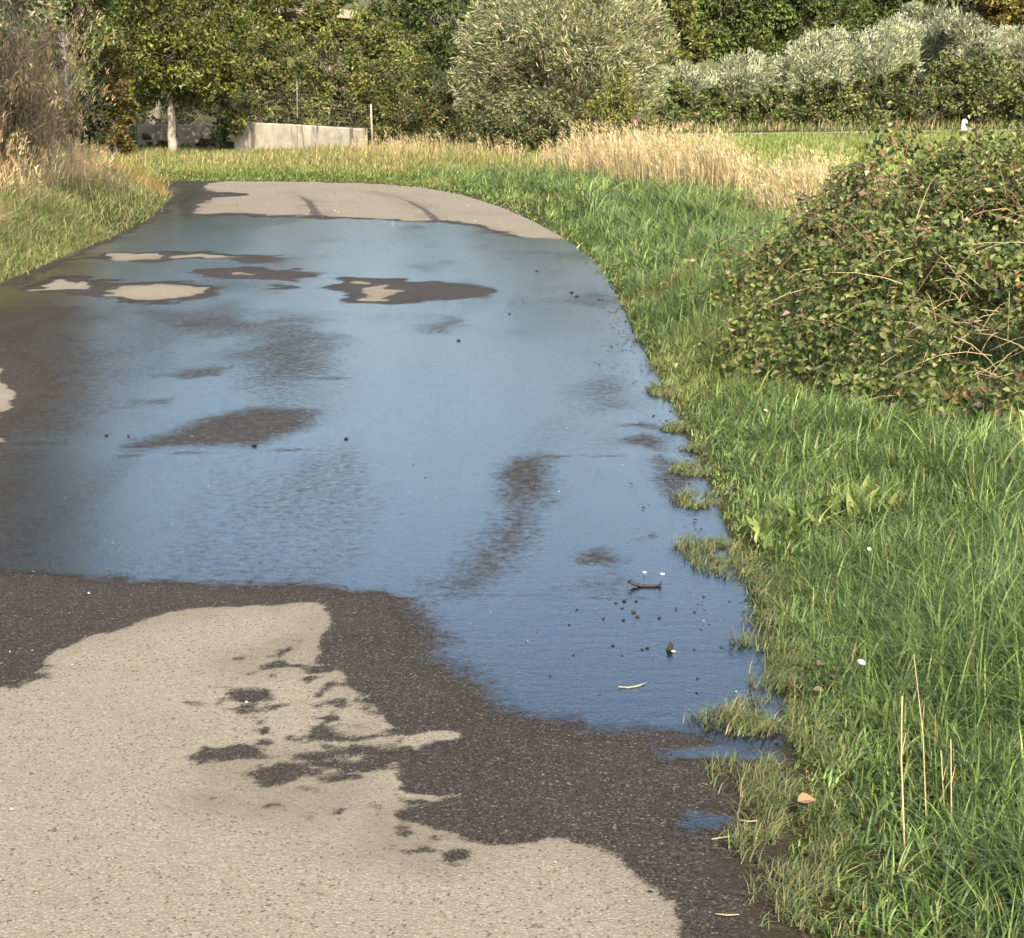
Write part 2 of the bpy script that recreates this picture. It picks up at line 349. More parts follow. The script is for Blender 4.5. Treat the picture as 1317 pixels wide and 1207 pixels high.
film *= (.80 + .20 * smooth(.3, .6, st_)) * (.86 + .14 * smooth(.3, .6, s2_)) * (.72 + .28 * smooth(.33, .56, ls_))
far_ = smooth(9, 12, Qk[:, 1]); film *= 1 - far_ * .3 * smooth(.46, .74, fbm(Qk[:, 0] * 1.6, Qk[:, 1] * 1.1, 147))
film *= smooth(-.01, .03, wet)
for pts, wp in [([(60, 594), (200, 586), (330, 581), (440, 579)], [2, 4, 4, 2]), ([(545, 769), (680, 769), (780, 772), (865, 770)], [3, 4, 4, 2]), ([(-20, 571), (100, 573), (180, 576)], [4, 4, 2]), ([(380, 487), (450, 488)], [2, 2]), ([(700, 588), (800, 588)], [2, 2]), ([(330, 560), (420, 616), (540, 616)], [0, 0, 0])][:5]:
    film *= 1 - .75 * smooth(-.025, .025, path_sd(Qk + .3 * (Qj - Qk), pts, wp))
# faint transverse ridges that the water follows
remap = -np.ones(len(Q), int); remap[idx] = np.arange(len(idx))
nx, ny = len(rx), len(ry)
ii = (np.arange(ny - 1)[:, None] * nx + np.arange(nx - 1)[None]).reshape(-1)
qd = np.stack([ii, ii + 1, ii + nx + 1, ii + nx], 1); qd = remap[qd]; qd = qd[(qd >= 0).all(1)]
rz = .004 * (fbm(Qk[:, 0] * .8, Qk[:, 1] * .8, 41) - .5) - .035 * smooth(-.02, -.13, rk)
Vr = np.stack([Qk[:, 0], Qk[:, 1], rz], 1)
edge = smooth(11, 7, Qk[:, 1]) * smooth(.28, -.02, rk + .25 * (fbm(Qk[:, 0] * 7, Qk[:, 1] * 7, 5) - .5))
def road_mat():
    m, nt, nn, L, out = newmat('worn_asphalt')
    g = N(nt, 'ShaderNodeNewGeometry'); Pp = g.outputs['Position']
    def nz(s, d=4.0, r=.6):
        n = N(nt, 'ShaderNodeTexNoise', Scale=s, Detail=d, Roughness=r); L.new(Pp, n.inputs['Vector']); return n.outputs['Fac']
    def math_(op, a, b=None, c=None):
        n = N(nt, 'ShaderNodeMath', _operation=op)
        for k, v in enumerate((a, b, c)):
            if v is None: continue
            if hasattr(v, 'is_linked'): L.new(v, n.inputs[k])
            else: n.inputs[k].default_value = v
        return n.outputs[0]
    def mixc(f, a, b):
        n = N(nt, 'ShaderNodeMix', _data_type='RGBA')
        for k, v in ((0, f), (6, a), (7, b)):
            if hasattr(v, 'is_linked'): L.new(v, n.inputs[k])
            else: n.inputs[k].default_value = v if k == 0 else (*v, 1)
        return n.outputs[2]
    def ramp(f, p0, p1):
        n = N(nt, 'ShaderNodeMapRange', _interpolation_type='SMOOTHSTEP'); n.inputs[1].default_value = p0; n.inputs[2].default_value = p1; L.new(f, n.inputs[0]); return n.outputs[0]
    vo = N(nt, 'ShaderNodeTexVoronoi', Scale=165.0); vo.inputs['Randomness'].default_value = 1; L.new(Pp, vo.inputs['Vector'])
    chip = N(nt, 'ShaderNodeSeparateColor'); L.new(vo.outputs['Color'], chip.inputs[0]); r1, r2 = chip.outputs[0], chip.outputs[1]
    cav = ramp(vo.outputs['Distance'], .35, .75)
    # dry surface: dusty pale binder with pale and dark stones
    c = mixc(nz(1.3, 3.0), (.198, .175, .132), (.232, .206, .155))
    c = mixc(ramp(r1, .55, 1.0), c, (.285, .256, .195))
    c = mixc(ramp(r2, .93, .97), c, (.095, .082, .062))
    c = mixc(math_('MULTIPLY', cav, .35), c, (.11, .098, .072))
    c = mixc(ramp(nz(110.0, 2.0), .66, .74), c, (.10, .088, .066))
    c = mixc(math_('MULTIPLY', ramp(nz(.7, 4.0, .6), .5, .68), .3), c, (.15, .13, .10))
    # wet: the same surface soaked
    k = mixc(nz(2.2, 3.0), (.036, .029, .0215), (.057, .046, .034))
    k = mixc(ramp(r1, .72, 1.0), k, (.092, .078, .06))
    k = mixc(math_('MULTIPLY', cav, .7), k, (.012, .010, .009))
    k = mixc(ramp(r2, .95, 1.0), k, (.14, .12, .092))
    at = N(nt, 'ShaderNodeAttribute', _attribute_name='wet').outputs['Fac']
    ed = N(nt, 'ShaderNodeAttribute', _attribute_name='edge').outputs['Fac']
    jit = math_('MULTIPLY', math_('SUBTRACT', nz(28.0, 5.0, .7), .5), .05)
    jit2 = math_('MULTIPLY', math_('SUBTRACT', r1, .5), .012)
    wv = math_('ADD', math_('ADD', at, jit), jit2)
    wm = ramp(wv, -.008, .010)
    damp = math_('MULTIPLY', math_('MULTIPLY', ramp(wv, -.16, .0), ramp(nz(1.1, 3.0), .4, .62)), .6)
    col = mixc(damp, c, (.13, .11, .08)); col = mixc(wm, col, k)
    dirt = mixc(nz(60.0, 4.0), (.016, .012, .008), (.055, .042, .027))
    col = mixc(ramp(math_('ADD', ed, math_('MULTIPLY', math_('SUBTRACT', nz(18.0, 5.0, .75), .5), 1.3)), .75, 1.1), col, dirt)
    p = N(nt, 'ShaderNodeBsdfPrincipled'); L.new(col, p.inputs['Base Color'])
    L.new(math_('SUBTRACT', .92, math_('MULTIPLY', wm, .25)), p.inputs['Roughness'])
    p.inputs['Specular IOR Level'].default_value = .1
    h = math_('ADD', math_('MULTIPLY', vo.outputs['Distance'], -.7), math_('MULTIPLY', nz(40.0, 4.0), .8))
    b = N(nt, 'ShaderNodeBump', Strength=.55, Distance=.0045); L.new(h, b.inputs['Height']); L.new(b.outputs[0], p.inputs['Normal'])
    L.new(p.outputs[0], out.inputs[0]); return m
link('road', mesh('road', Vr, [qd], None, True, {'wet': wet, 'edge': edge}), road_mat(), kind='structure', label='narrow pale asphalt lane curving away to the left, partly wet')

def water_mat():
    m, nt, nn, L, out = newmat('water_film')
    g = N(nt, 'ShaderNodeNewGeometry'); Pp = g.outputs['Position']
    at = N(nt, 'ShaderNodeAttribute', _attribute_name='film').outputs['Fac']
    vo = N(nt, 'ShaderNodeTexVoronoi', Scale=80.0); L.new(Pp, vo.inputs['Vector'])
    n1 = N(nt, 'ShaderNodeTexNoise', Scale=26.0, Detail=5.0, Roughness=.7); L.new(Pp, n1.inputs['Vector'])
    mp = N(nt, 'ShaderNodeMapping'); mp.inputs['Scale'].default_value = (7, 22, 1); L.new(Pp, mp.inputs[0])
    n2 = N(nt, 'ShaderNodeTexNoise', Scale=1.0, Detail=3.0, Roughness=.6); L.new(mp.outputs[0], n2.inputs['Vector'])
    ad = N(nt, 'ShaderNodeMath', _operation='MULTIPLY_ADD'); L.new(vo.outputs['Distance'], ad.inputs[0]); ad.inputs[1].default_value = -.35; L.new(n1.outputs['Fac'], ad.inputs[2])
    ad2 = N(nt, 'ShaderNodeMath', _operation='ADD'); L.new(ad.outputs[0], ad2.inputs[0]); L.new(n2.outputs['Fac'], ad2.inputs[1])
    b = N(nt, 'ShaderNodeBump', Strength=.26, Distance=.006); L.new(ad2.outputs[0], b.inputs['Height'])
    # chips poke through the thin film
    th = N(nt, 'ShaderNodeMath', _operation='MULTIPLY_ADD'); L.new(n1.outputs['Fac'], th.inputs[0]); th.inputs[1].default_value = -1.1; 
    t2 = N(nt, 'ShaderNodeMath', _operation='ADD'); L.new(at, t2.inputs[0]); t2.inputs[1].default_value = .55
    L.new(t2.outputs[0], th.inputs[2])
    mr = N(nt, 'ShaderNodeMapRange', _interpolation_type='SMOOTHSTEP'); mr.inputs[1].default_value = .08; mr.inputs[2].default_value = .76; L.new(th.outputs[0], mr.inputs[0])
    fr = N(nt, 'ShaderNodeFresnel', IOR=2.1)
    bb = N(nt, 'ShaderNodeBump', Strength=.10, Distance=.006); L.new(ad2.outputs[0], bb.inputs['Height']); L.new(bb.outputs[0], fr.inputs['Normal'])
    mu = N(nt, 'ShaderNodeMath', _operation='MULTIPLY'); L.new(fr.outputs[0], mu.inputs[0]); L.new(mr.outputs[0], mu.inputs[1])
    gl = N(nt, 'ShaderNodeBsdfGlossy', Roughness=.16); gl.inputs['Color'].default_value = (1, .975, .93, 1); L.new(b.outputs[0], gl.inputs['Normal'])
    tr = N(nt, 'ShaderNodeBsdfTransparent'); tr.inputs[0].default_value = (.96, .96, .95, 1)
    mx = N(nt, 'ShaderNodeMixShader'); L.new(mu.outputs[0], mx.inputs[0]); L.new(tr.outputs[0], mx.inputs[1]); L.new(gl.outputs[0], mx.inputs[2]); L.new(mx.outputs[0], out.inputs[0])
    return m
fk = film[qd].max(1) > .02
qw = qd[fk]; used = np.unique(qw); rm = -np.ones(len(Qk), int); rm[used] = np.arange(len(used))
link('water', mesh('water', Vr[used] + np.array([0, 0, .004]), [rm[qw]], None, True, {'film': film[used]}), water_mat(), kind='structure', label='thin film of water flooding across the lane and reflecting the sky')

# far lane at the end of the field and the bare hillside behind the trees
fl = np.array([[3, 55.0], [8.2, 58], [19, 63.5], [45, 67]]); wd = 1.3
Vf = []; 
for k in range(60):
    t = k / 59 * 3; i = min(int(t), 2); p_ = fl[i] + (fl[i + 1] - fl[i]) * (t - i)
    for s in (0, 1):
        yy = p_[1] + s * wd; Vf.append((p_[0], yy, ground_z(np.array([p_[0]]), np.array([yy]))[0] + .07))
k = np.arange(59)[:, None] * 2
link('far_lane', mesh('far_lane', Vf, [k + np.array([[0, 2, 3, 1]])]), plain('pale_lane', (.2, .2, .15), (.34, .33, .28), 3, .9, .1), kind='structure', label='pale lane along the far side of the field')
hx, hy = np.meshgrid(np.linspace(-260, 260, 70), np.linspace(170, 420, 36))
hz = 7.5 + 12 * smooth(170, 330, hy) + 3 * fbm(hx * .02, hy * .02, 9) - .02 * np.abs(hx + 25)
hx_n = 70; ii = (np.arange(35)[:, None] * hx_n + np.arange(69)[None]).reshape(-1)
link('hill', mesh('hill', np.stack([hx.ravel(), hy.ravel(), hz.ravel() - 6 * smooth(185, 170, hy.ravel())], 1), [np.stack([ii, ii + 1, ii + hx_n + 1, ii + hx_n], 1)], smooth_=True),
     plain('scrub_hillside', (.045, .055, .018), (.10, .10, .035), .25, .95, .2), kind='structure', label='scrub covered hillside behind the trees')
bx_, by_ = np.meshgrid(np.linspace(-30, -17.5, 14), np.linspace(182, 215, 14)); bz_ = 7.5 + 12 * smooth(170, 330, by_) + 3 * fbm(bx_ * .02, by_ * .02, 9) - .02 * np.abs(bx_ + 25) + .7
ii = (np.arange(13)[:, None] * 14 + np.arange(13)[None]).reshape(-1)
link('bare_field', mesh('bare_field', np.stack([bx_.ravel(), by_.ravel(), bz_.ravel()], 1), [np.stack([ii, ii + 1, ii + 15, ii + 14], 1)], smooth_=True), plain('dry_field', (.30, .22, .13), (.38, .29, .18), .5, .95, .2), kind='structure', label='bare tan field on the hillside showing in a gap above the trees')

# ------------------------------------------------------------------ trees and shrubs
GREEN = [(.055, .08, .02), (.08, .105, .026), (.105, .125, .03), (.036, .052, .015)]
def lobes_at(d, L, dz=0.0):
    """lobes given as plan view columns: (px, py, rx, ry[, depth offset]) at distance d -> world ellipsoids"""
    out = []
    for l in L:
        dd = d + (l[4] if len(l) > 4 else 0); c = P(l[0], l[1], dd); s = 1 / PX(dd)
        out.append((c, np.array([l[2] * s, (l[2] + l[3]) * .5 * s, l[3] * s])))
    return out
def lobe_points(rng, lobes, n, sub=.34, inner=.45, per=55):
    """leaf positions in clumps through the lobes; returns positions, outward directions, clump number and clump centres"""
    wts = np.array([np.prod(r) ** (2 / 3) for c, r in lobes]); wts /= wts.sum()
    Pn, On, cen, cid = [], [], [], []
    k0 = 0
    for (c, r), wt in zip(lobes, wts):
        m = max(5, int(n * wt / per)); d = sphere(rng, m)
        f = rng.uniform(inner, 1.0, m) ** .6
        cc = c + d * r * f[:, None] * .86
        rr = r.mean() * sub * rng.uniform(.6, 1.3, m)
        q = sphere(rng, m * per) * (rng.uniform(.15, 1, (m * per, 1)) ** .45)
        p = np.repeat(cc, per, 0) + q * np.repeat(rr, per)[:, None] * np.array([1, 1, .8])
        Pn.append(p); On.append(nrm(nrm(p - c) + .9 * q)); cen.append(cc); cid.append(np.repeat(np.arange(m), per) + k0); k0 += m
    return np.concatenate(Pn), np.concatenate(On), np.concatenate(cid), np.concatenate(cen)
def limb(tb, a, b, r0, r1, rng, sides=6, wob=.06, n=6):
    t = np.linspace(0, 1, n)[:, None]; a = np.asarray(a, float); b = np.asarray(b, float)
    L = np.linalg.norm(b - a); pts = a + (b - a) * t + rng.normal(0, wob * L / n, (n, 3)) * np.sin(t * np.pi)
    pts[:, 2] += (t[:, 0] * (1 - t[:, 0])) * L * .12
    tb.add(pts, np.linspace(r0, r1, n), sides)
def plant(name, label, cat, base, lobes, n, L, W, cols, wts, seed, trunk=.12, fork=None, bark=None, droop=0., spray=False, mat=None, group=None, per=55, sub=.27, inner=.4, up=.35, stems=1, jit=.2, tonevar=.34):
    rng = R0(seed); base = np.asarray(base, float)
    zb = ground_z(np.array([base[0]]), np.array([base[1]]))[0] - .05
    base = np.array([base[0], base[1], zb])
    root = thing(name, base, label, cat, group)
    Pn, On, cid, cen = lobe_points(rng, lobes, n, sub, inner, per)
    ok = Pn[:, 2] > zb + .08; Pn, On, cid = Pn[ok], On[ok], cid[ok]; m = len(Pn)
    tint = palette(rng, m, cols, wts, jit) * (1 + tonevar * rng.normal(size=(len(cen), 1)))[cid]
    tint = np.clip(tint, .004, .9)
    if spray:
        cd_ = nrm(nrm(cen - np.mean([c for c, r in lobes], 0)) * np.array([1, 1, .4]) + np.array([0, 0, up]) + .45 * rng.normal(size=(len(cen), 3)))
        D = nrm(cd_[cid] + .38 * rng.normal(size=(m, 3)))
    else:
        D = nrm(On * .7 + rng.normal(size=(m, 3)) * .8 + np.array([0, 0, -droop]))
    Nn = nrm(On + .7 * rng.normal(size=(m, 3)) + np.array([0, 0, up]))
    me = leaves_mesh('crown', Pn - base, D, Nn, L * rng.uniform(.65, 1.3, m), W * rng.uniform(.7, 1.25, m), tint)
    link('crown', me, mat or M_LEAF, root, kind='stuff')
    tb = Tubes(); cc = np.mean([c for c, r in lobes], 0)
    fz = fork if fork is not None else max(.25, (cc[2] - zb) * .45)
    tops = []
    for s in range(stems):
        off = np.array([0, 0, 0]) if stems == 1 else np.append(rng.normal(0, trunk * 2.2, 2), 0)
        top = off * (1 + fz) + np.array([rng.normal(0, .03), rng.normal(0, .03), fz]); tops.append(top)
        zz = np.linspace(0, 1, 7)[:, None]
        pts = off + (top - off) * zz + np.append(rng.normal(0, trunk * .12, (7, 2)), np.zeros((7, 1)), 1)
        tb = Tubes(); tb.add(pts, trunk * (1.25 - .45 * np.linspace(0, 1, 7) ** .6) / math.sqrt(stems), 10)
        link('trunk', tb.build('trunk'), bark or M_BARK, root)
    tb = Tubes()
    for c, r in lobes:
        t0 = tops[rng.integers(len(tops))]; limb(tb, t0 - np.array([0, 0, .1]), c - base, trunk * .5 / math.sqrt(stems), trunk * .12, rng)
        near_c = cen[np.linalg.norm((cen - c) / r, axis=1) < 1.05]
        for q in near_c[:14]: limb(tb, c - base + rng.normal(0, .1, 3) * r, q - base, trunk * .11, trunk * .03, rng, 4, .1, 4)
    link('branches', tb.build('branches'), bark if bark and bark is not M_PALEBARK else M_BARK, root, kind='stuff')
    return root

# --- left side
plant('tall_tree', 'tall grey-green tree rising out of frame above the dead thicket at left', 'tree', (-7.3, 17.5),
      lobes_at(17.5, [(-30, -340, 130, 130), (-170, -230, 180, 150), (-10, -160, 115, 130), (8, -10, 82, 62), (-210, -430, 160, 110), (-330, -250, 170, 150), (-120, -60, 130, 90), (-60, -460, 110, 80), (-10, -500, 120, 90), (45, -250, 75, 110), (60, -70, 40, 50)]), 22000, .085, .028,
      [(.10, .115, .055), (.14, .15, .085), (.06, .075, .03), (.22, .2, .13)], [4, 3, 3, 1.2], 1, .17, fork=1.6, stems=2, sub=.4)
plant('dark_tree', 'dark leafy tree in the shade behind the dead thicket', 'tree', (-10.2, 36),
      lobes_at(35, [(105, 30, 50, 60), (120, -40, 60, 50), (60, 20, 60, 60), (70, -60, 70, 50), (20, 40, 60, 60), (110, 110, 30, 45), (0, -60, 70, 60)]), 9000, .13, .08, GREEN, [4, 3, 1, 4], 2, .2, fork=1.0)
plant('roadside_tree', 'small tree with bare pale trunk and dense green crown beside the lane', 'tree', (P(222, 200, 40)[0], 40),
      lobes_at(40, [(190, 75, 62, 50), (258, 82, 58, 46), (222, 25, 88, 55), (292, 45, 42, 52), (160, 40, 46, 55), (225, -25, 85, 40), (250, 108, 55, 30), (195, 112, 50, 26), (300, 95, 30, 34), (225, 70, 60, 50, -1.0)]), 15000, .115, .07,
      [(.075, .085, .016), (.10, .115, .024), (.05, .062, .014), (.14, .135, .035)], [4, 4, 3, 1.4], 3, .1, fork=1.45, bark=M_PALEBARK, sub=.32)
plant('ivy_shrub', 'upright yellowing shrub just left of the pale tree trunk', 'shrub', (P(150, 200, 37)[0], 37),
      lobes_at(37, [(152, 165, 18, 32), (150, 115, 22, 40), (140, 80, 18, 34), (160, 190, 12, 14), (165, 140, 14, 26)]), 3600, .10, .06, [(.1, .09, .02), (.16, .13, .03), (.06, .06, .015), (.14, .08, .03)], [3, 2, 3, 1.4], 4, .07, fork=.5)
plant('dead_shrub', 'grey-brown withered shrub among the dead stems at the left edge', 'shrub', (-6.6, 20),
      lobes_at(20, [(30, 140, 45, 50), (82, 150, 24, 44), (0, 165, 50, 45), (55, 70, 26, 50), (14, 60, 26, 50), (-60, 120, 60, 70)]), 4200, .10, .018, [(.27, .22, .13), (.19, .155, .09), (.35, .29, .175), (.17, .17, .07)], [3, 2, 2, 2], 14, .05, fork=.4, stems=4, droop=1.2, inner=.3)
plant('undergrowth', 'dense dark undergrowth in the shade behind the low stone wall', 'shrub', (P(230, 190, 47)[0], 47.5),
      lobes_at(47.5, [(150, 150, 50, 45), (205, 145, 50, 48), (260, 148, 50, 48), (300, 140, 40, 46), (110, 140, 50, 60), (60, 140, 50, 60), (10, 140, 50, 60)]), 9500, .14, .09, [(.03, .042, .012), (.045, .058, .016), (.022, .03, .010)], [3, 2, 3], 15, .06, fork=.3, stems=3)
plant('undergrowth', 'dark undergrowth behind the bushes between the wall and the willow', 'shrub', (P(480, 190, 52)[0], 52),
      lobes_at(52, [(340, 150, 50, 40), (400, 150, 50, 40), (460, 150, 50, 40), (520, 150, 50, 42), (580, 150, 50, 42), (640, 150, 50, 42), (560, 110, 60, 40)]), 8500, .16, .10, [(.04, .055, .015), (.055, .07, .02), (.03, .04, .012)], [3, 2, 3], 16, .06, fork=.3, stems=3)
plant('weeds', 'dark leafy weeds in the gap between the two low walls', 'weeds', (P(280, 195, 42)[0], 42.2),
      lobes_at(42.2, [(283, 180, 16, 20), (262, 188, 14, 11), (240, 192, 12, 8), (205, 190, 12, 10), (185, 186, 10, 14)]), 1500, .09, .055, [(.05, .065, .02), (.08, .095, .03), (.03, .042, .013)], [3, 2, 3], 17, .02, fork=.15, stems=3)
# --- behind the wall
B2 = [(.09, .105, .027), (.065, .08, .022), (.125, .135, .033), (.16, .115, .05)]
plant('bramble_hedge', 'dark green overgrown bush with brown tips right above the lit wall', 'shrub', (P(355, 190, 46)[0], 46),
      lobes_at(46, [(345, 128, 50, 36), (385, 118, 45, 42), (350, 85, 50, 40), (320, 70, 40, 45), (395, 140, 40, 28), (330, 150, 40, 22), (308, 152, 18, 26, -4.6), (300, 130, 24, 26, -3.5), (345, 150, 30, 12, -3.9), (400, 156, 26, 9, -4.6)]), 10500, .12, .075, B2, [4, 4, 2, 1.3], 5, .1, fork=.5, stems=3)
plant('leafy_bush', 'mid green bush behind the thin post on the wall end', 'shrub', (P(450, 190, 47)[0], 47),
      lobes_at(47, [(440, 115, 52, 48), (485, 112, 45, 42), (470, 150, 40, 28), (425, 80, 48, 40), (505, 145, 35, 32), (520, 90, 40, 45)]), 9500, .12, .07, B2, [3, 4, 3, .8], 6, .1, fork=.5, stems=3)
plant('broadleaf_tree', 'yellow-green rounded tree in the middle distance above the wall', 'tree', (P(440, 190, 54)[0], 54),
      lobes_at(54, [(445, 40, 55, 36), (410, 45, 45, 36), (475, 48, 45, 34), (345, 40, 60, 42), (370, 15, 60, 32), (300, 20, 50, 40), (350, -30, 80, 34), (505, 62, 34, 34), (430, 5, 12, 10)]), 12000, .15, .09, [(.11, .115, .022), (.07, .085, .02), (.15, .14, .03), (.045, .06, .015)], [4, 4, 2, 2], 7, .2, fork=1.5)
plant('broadleaf_tree', 'dark tree filling the gap left of the big pale willow', 'tree', (P(545, 190, 66)[0], 66),
      lobes_at(66, [(545, 25, 60, 42), (590, 45, 45, 45), (510, 15, 42, 30), (560, -25, 70, 35), (470, -2, 40, 24), (560, 80, 50, 40), (520, 60, 45, 40), (465, -40, 26, 20)]), 8000, .2, .12, GREEN, [4, 4, 1.5, 3], 8, .22, fork=1.8)
# --- the big willow and its undergrowth
plant('willow', 'big rounded willow bush with pale feathery leaves in the centre', 'bush', (P(725, 205, 40)[0], 40),
      lobes_at(40, [(720, 62, 118, 74), (655, 95, 72, 66), (792, 92, 72, 66), (715, 5, 92, 38), (632, 40, 48, 46), (806, 140, 50, 40), (826, 55, 42, 56), (740, 130, 75, 45), (770, 25, 70, 44), (690, 50, 70, 55, -1), (760, 80, 70, 60, -1), (700, 150, 70, 36, -.6), (790, 165, 56, 30, -.6), (620, 110, 40, 50)]), 40000, .17, .032,
      [(.24, .24, .135), (.175, .185, .088), (.35, .345, .235), (.11, .125, .045), (.21, .18, .075)], [4, 4, 2.4, 3, 1.2], 9, .13, fork=.6, stems=4, spray=True, per=42, sub=.3, up=.5, tonevar=.22)
plant('round_bush', 'low dark green bush growing at the foot of the willow', 'bush', (P(660, 205, 37)[0], 37),
      lobes_at(37, [(655, 152, 50, 38), (690, 168, 40, 28), (620, 150, 38, 32), (640, 178, 40, 20), (700, 140, 40, 30), (720, 178, 30, 18)]), 6500, .09, .06, [(.07, .085, .03), (.105, .12, .045), (.045, .058, .02), (.17, .165, .085)], [4, 3, 2, 2], 10, .06, fork=.3, stems=3)
plant('golden_bush', 'yellow-green leafy sprays at the right foot of the willow', 'bush', (P(790, 205, 37.5)[0], 37.5),
      lobes_at(37.5, [(790, 128, 34, 30), (765, 150, 36, 26), (820, 150, 28, 26), (800, 108, 26, 24)]), 3600, .10, .04, [(.13, .13, .036), (.10, .11, .03), (.17, .16, .055)], [3, 3, 2], 11, .05, fork=.3, stems=3)
plant('low_scrub', 'low mixed scrub between the wall end and the willow', 'bush', (P(545, 200, 41)[0], 41),
      lobes_at(41, [(505, 165, 30, 22), (545, 160, 40, 28), (580, 150, 36, 36), (560, 178, 40, 16), (520, 145, 30, 28)]), 5200, .09, .05, [(.10, .095, .03), (.06, .07, .02), (.18, .14, .06), (.045, .055, .016)], [3, 4, 1.4, 2], 12, .05, fork=.3, stems=3)
# --- right far side: hedge, silver bushes, trees
HB = [(.085, .108, .033), (.12, .145, .045), (.055, .072, .023), (.17, .13, .07)]
for k, (l, lab) in enumerate([([(850, 140, 40, 26), (900, 146, 46, 22), (945, 146, 40, 26), (915, 126, 26, 16), (872, 120, 22, 14), (962, 128, 20, 16)], 'low bramble hedge directly right of the willow behind the reeds'),
                              ([(985, 142, 42, 25), (1035, 140, 48, 27), (1085, 136, 46, 30), (1062, 116, 26, 18), (1005, 120, 20, 14), (1035, 122, 16, 10)], 'bramble hedge below the brightest silver bushes'),
                              ([(1130, 132, 46, 34), (1180, 122, 48, 40), (1230, 120, 46, 42), (1172, 92, 22, 18), (1212, 84, 24, 16), (1280, 118, 46, 44), (1250, 92, 46, 22), (1330, 115, 50, 46), (1400, 115, 60, 46)], 'tall bramble hedge at the right edge behind the white marker')]):
    rb = R0(900 + k); l0 = sorted(l); xs_ = [q[0] for q in l0]
    for _ in range(2 * len(l)): bx_ = rb.uniform(min(xs_) - 20, max(xs_) + 20); ty = np.interp(bx_, xs_, [q[1] - q[3] for q in l0]); l = l + [(bx_, ty + rb.uniform(-4, 10), rb.uniform(8, 18), rb.uniform(7, 15), rb.uniform(-1, 1))]
    c = P(l[0][0] + 60, 165, 70)
    plant('bramble_hedge', lab, 'hedge', (c[0], 70), lobes_at(70, [(q[0], q[1] + 9, q[2], q[3] * .86, *q[4:]) for q in l]), 900 * len(l), .17, .11, HB, [4, 4, 3, 1.0], 20 + k, .06, fork=.3, stems=3, group='hedge along the far lane')
SV = [(.20, .225, .13), (.28, .30, .19), (.14, .16, .085), (.36, .37, .26)]
for k, (l, d, lab, sc) in enumerate([([(880, 112, 40, 26), (850, 108, 26, 24)], 76, 'low pale silver bush beside the willow', 1.0), ([(962, 100, 36, 34), (935, 110, 28, 24)], 77, 'small rounded silver bush second from the willow', 1.05),
                               ([(1050, 86, 46, 40), (1015, 98, 30, 28), (1070, 62, 28, 22)], 78, 'broad silver bush in the middle of the silver row', 1.1), ([(1132, 76, 50, 44), (1155, 52, 34, 26), (1112, 98, 40, 26)], 79, 'tallest bright silver bush in the middle of the row', 1.15),
                               ([(1192, 48, 40, 38), (1215, 62, 34, 26), (1180, 22, 30, 18)], 84, 'dull grey-green silver bush standing higher on the slope', .8), ([(1255, 62, 40, 26), (1230, 40, 30, 22)], 80, 'silver bush above the tall hedge at right', .95), ([(1308, 58, 34, 22), (1350, 60, 40, 26)], 81, 'silver bush cut by the right edge of the picture', 1.05)]):
    c = P(l[0][0], 160, d)
    plant('silver_bush', lab, 'bush', (c[0], d), lobes_at(d, l + [(l[0][0], l[0][1] + 16, l[0][2] * .85, l[0][3] * .9, -1.5)]), 3200 * (len(l) + 1), .26, .05, [tuple(np.array(s) * sc) for s in SV], [4, 3, 3, 2], 30 + k, .08, fork=1.0, stems=3, spray=True, per=40, up=.9, sub=.36, group='silver bushes in a row behind the hedge')
for k, (l, d, col, lab) in enumerate([([(930, 40, 62, 50), (890, 30, 40, 46), (960, 62, 46, 40), (925, -8, 60, 36)], 98, [(.04, .055, .013), (.06, .075, .018), (.025, .035, .010)], 'dark rounded tree right beside the willow top'),
                                    ([(1035, 36, 56, 44), (1000, 10, 50, 44), (1075, 20, 50, 40), (1030, -20, 70, 30)], 100, [(.055, .075, .02), (.08, .10, .026), (.035, .05, .014)], 'mid green tree above the broad silver bush'),
                                    ([(1120, 18, 44, 32), (1160, 5, 44, 28), (1130, -20, 60, 30), (1095, 48, 34, 26)], 103, [(.045, .06, .017), (.07, .085, .022), (.03, .042, .012)], 'dark tree behind the tallest silver bush'),
                                    ([(1235, 8, 44, 30), (1215, -14, 50, 26), (1262, 28, 30, 22)], 106, [(.12, .125, .075), (.16, .165, .10), (.08, .085, .045)], 'greyish tree near the top right corner'),
                                    ([(1295, 18, 36, 28), (1330, 10, 46, 34), (1290, -18, 50, 28), (1390, 20, 60, 50)], 104, [(.11, .09, .02), (.14, .12, .028), (.07, .065, .018)], 'ochre-green tree in the top right corner'),
                                    ([(860, 10, 40, 40), (840, -20, 50, 34), (880, 60, 36, 34), (870, 92, 30, 20)], 92, [(.06, .07, .018), (.09, .095, .022), (.04, .05, .014)], 'olive-green tree peeking out behind the willow at right')]):
    c = P(l[0][0], 150, d)
    plant('background_tree', lab, 'tree', (c[0], d), lobes_at(d, l), 2600 * len(l), .28, .17, [tuple(np.array(q) * 1.4) for q in col], [3, 3, 2], 50 + k, .22, fork=2.0, group='trees on the slope')
# trees that stand left and right of the frame or behind, seen only as reflections and gaps
for k, (l, d, lab) in enumerate([([(640, -5, 80, 50), (720, -20, 90, 45), (790, -10, 70, 50), (700, 60, 90, 60)], 74, 'dark tree hidden behind the big willow'),
                                 ([(200, -20, 80, 60), (120, -30, 80, 60), (250, 40, 70, 60), (160, 60, 80, 60)], 60, 'dark tree behind the crown of the pale-trunked tree'),
                                 ([(1460, 20, 80, 60), (1540, 10, 90, 60)], 96, 'tree beyond the right edge of the picture')]):
    c = P(l[0][0], 150, d)
    plant('background_tree', lab, 'tree', (c[0], d), lobes_at(d, l), 2200 * len(l), .2, .12, GREEN, [4, 3, 1, 3], 70 + k, .22, fork=2.0, group='trees on the slope')

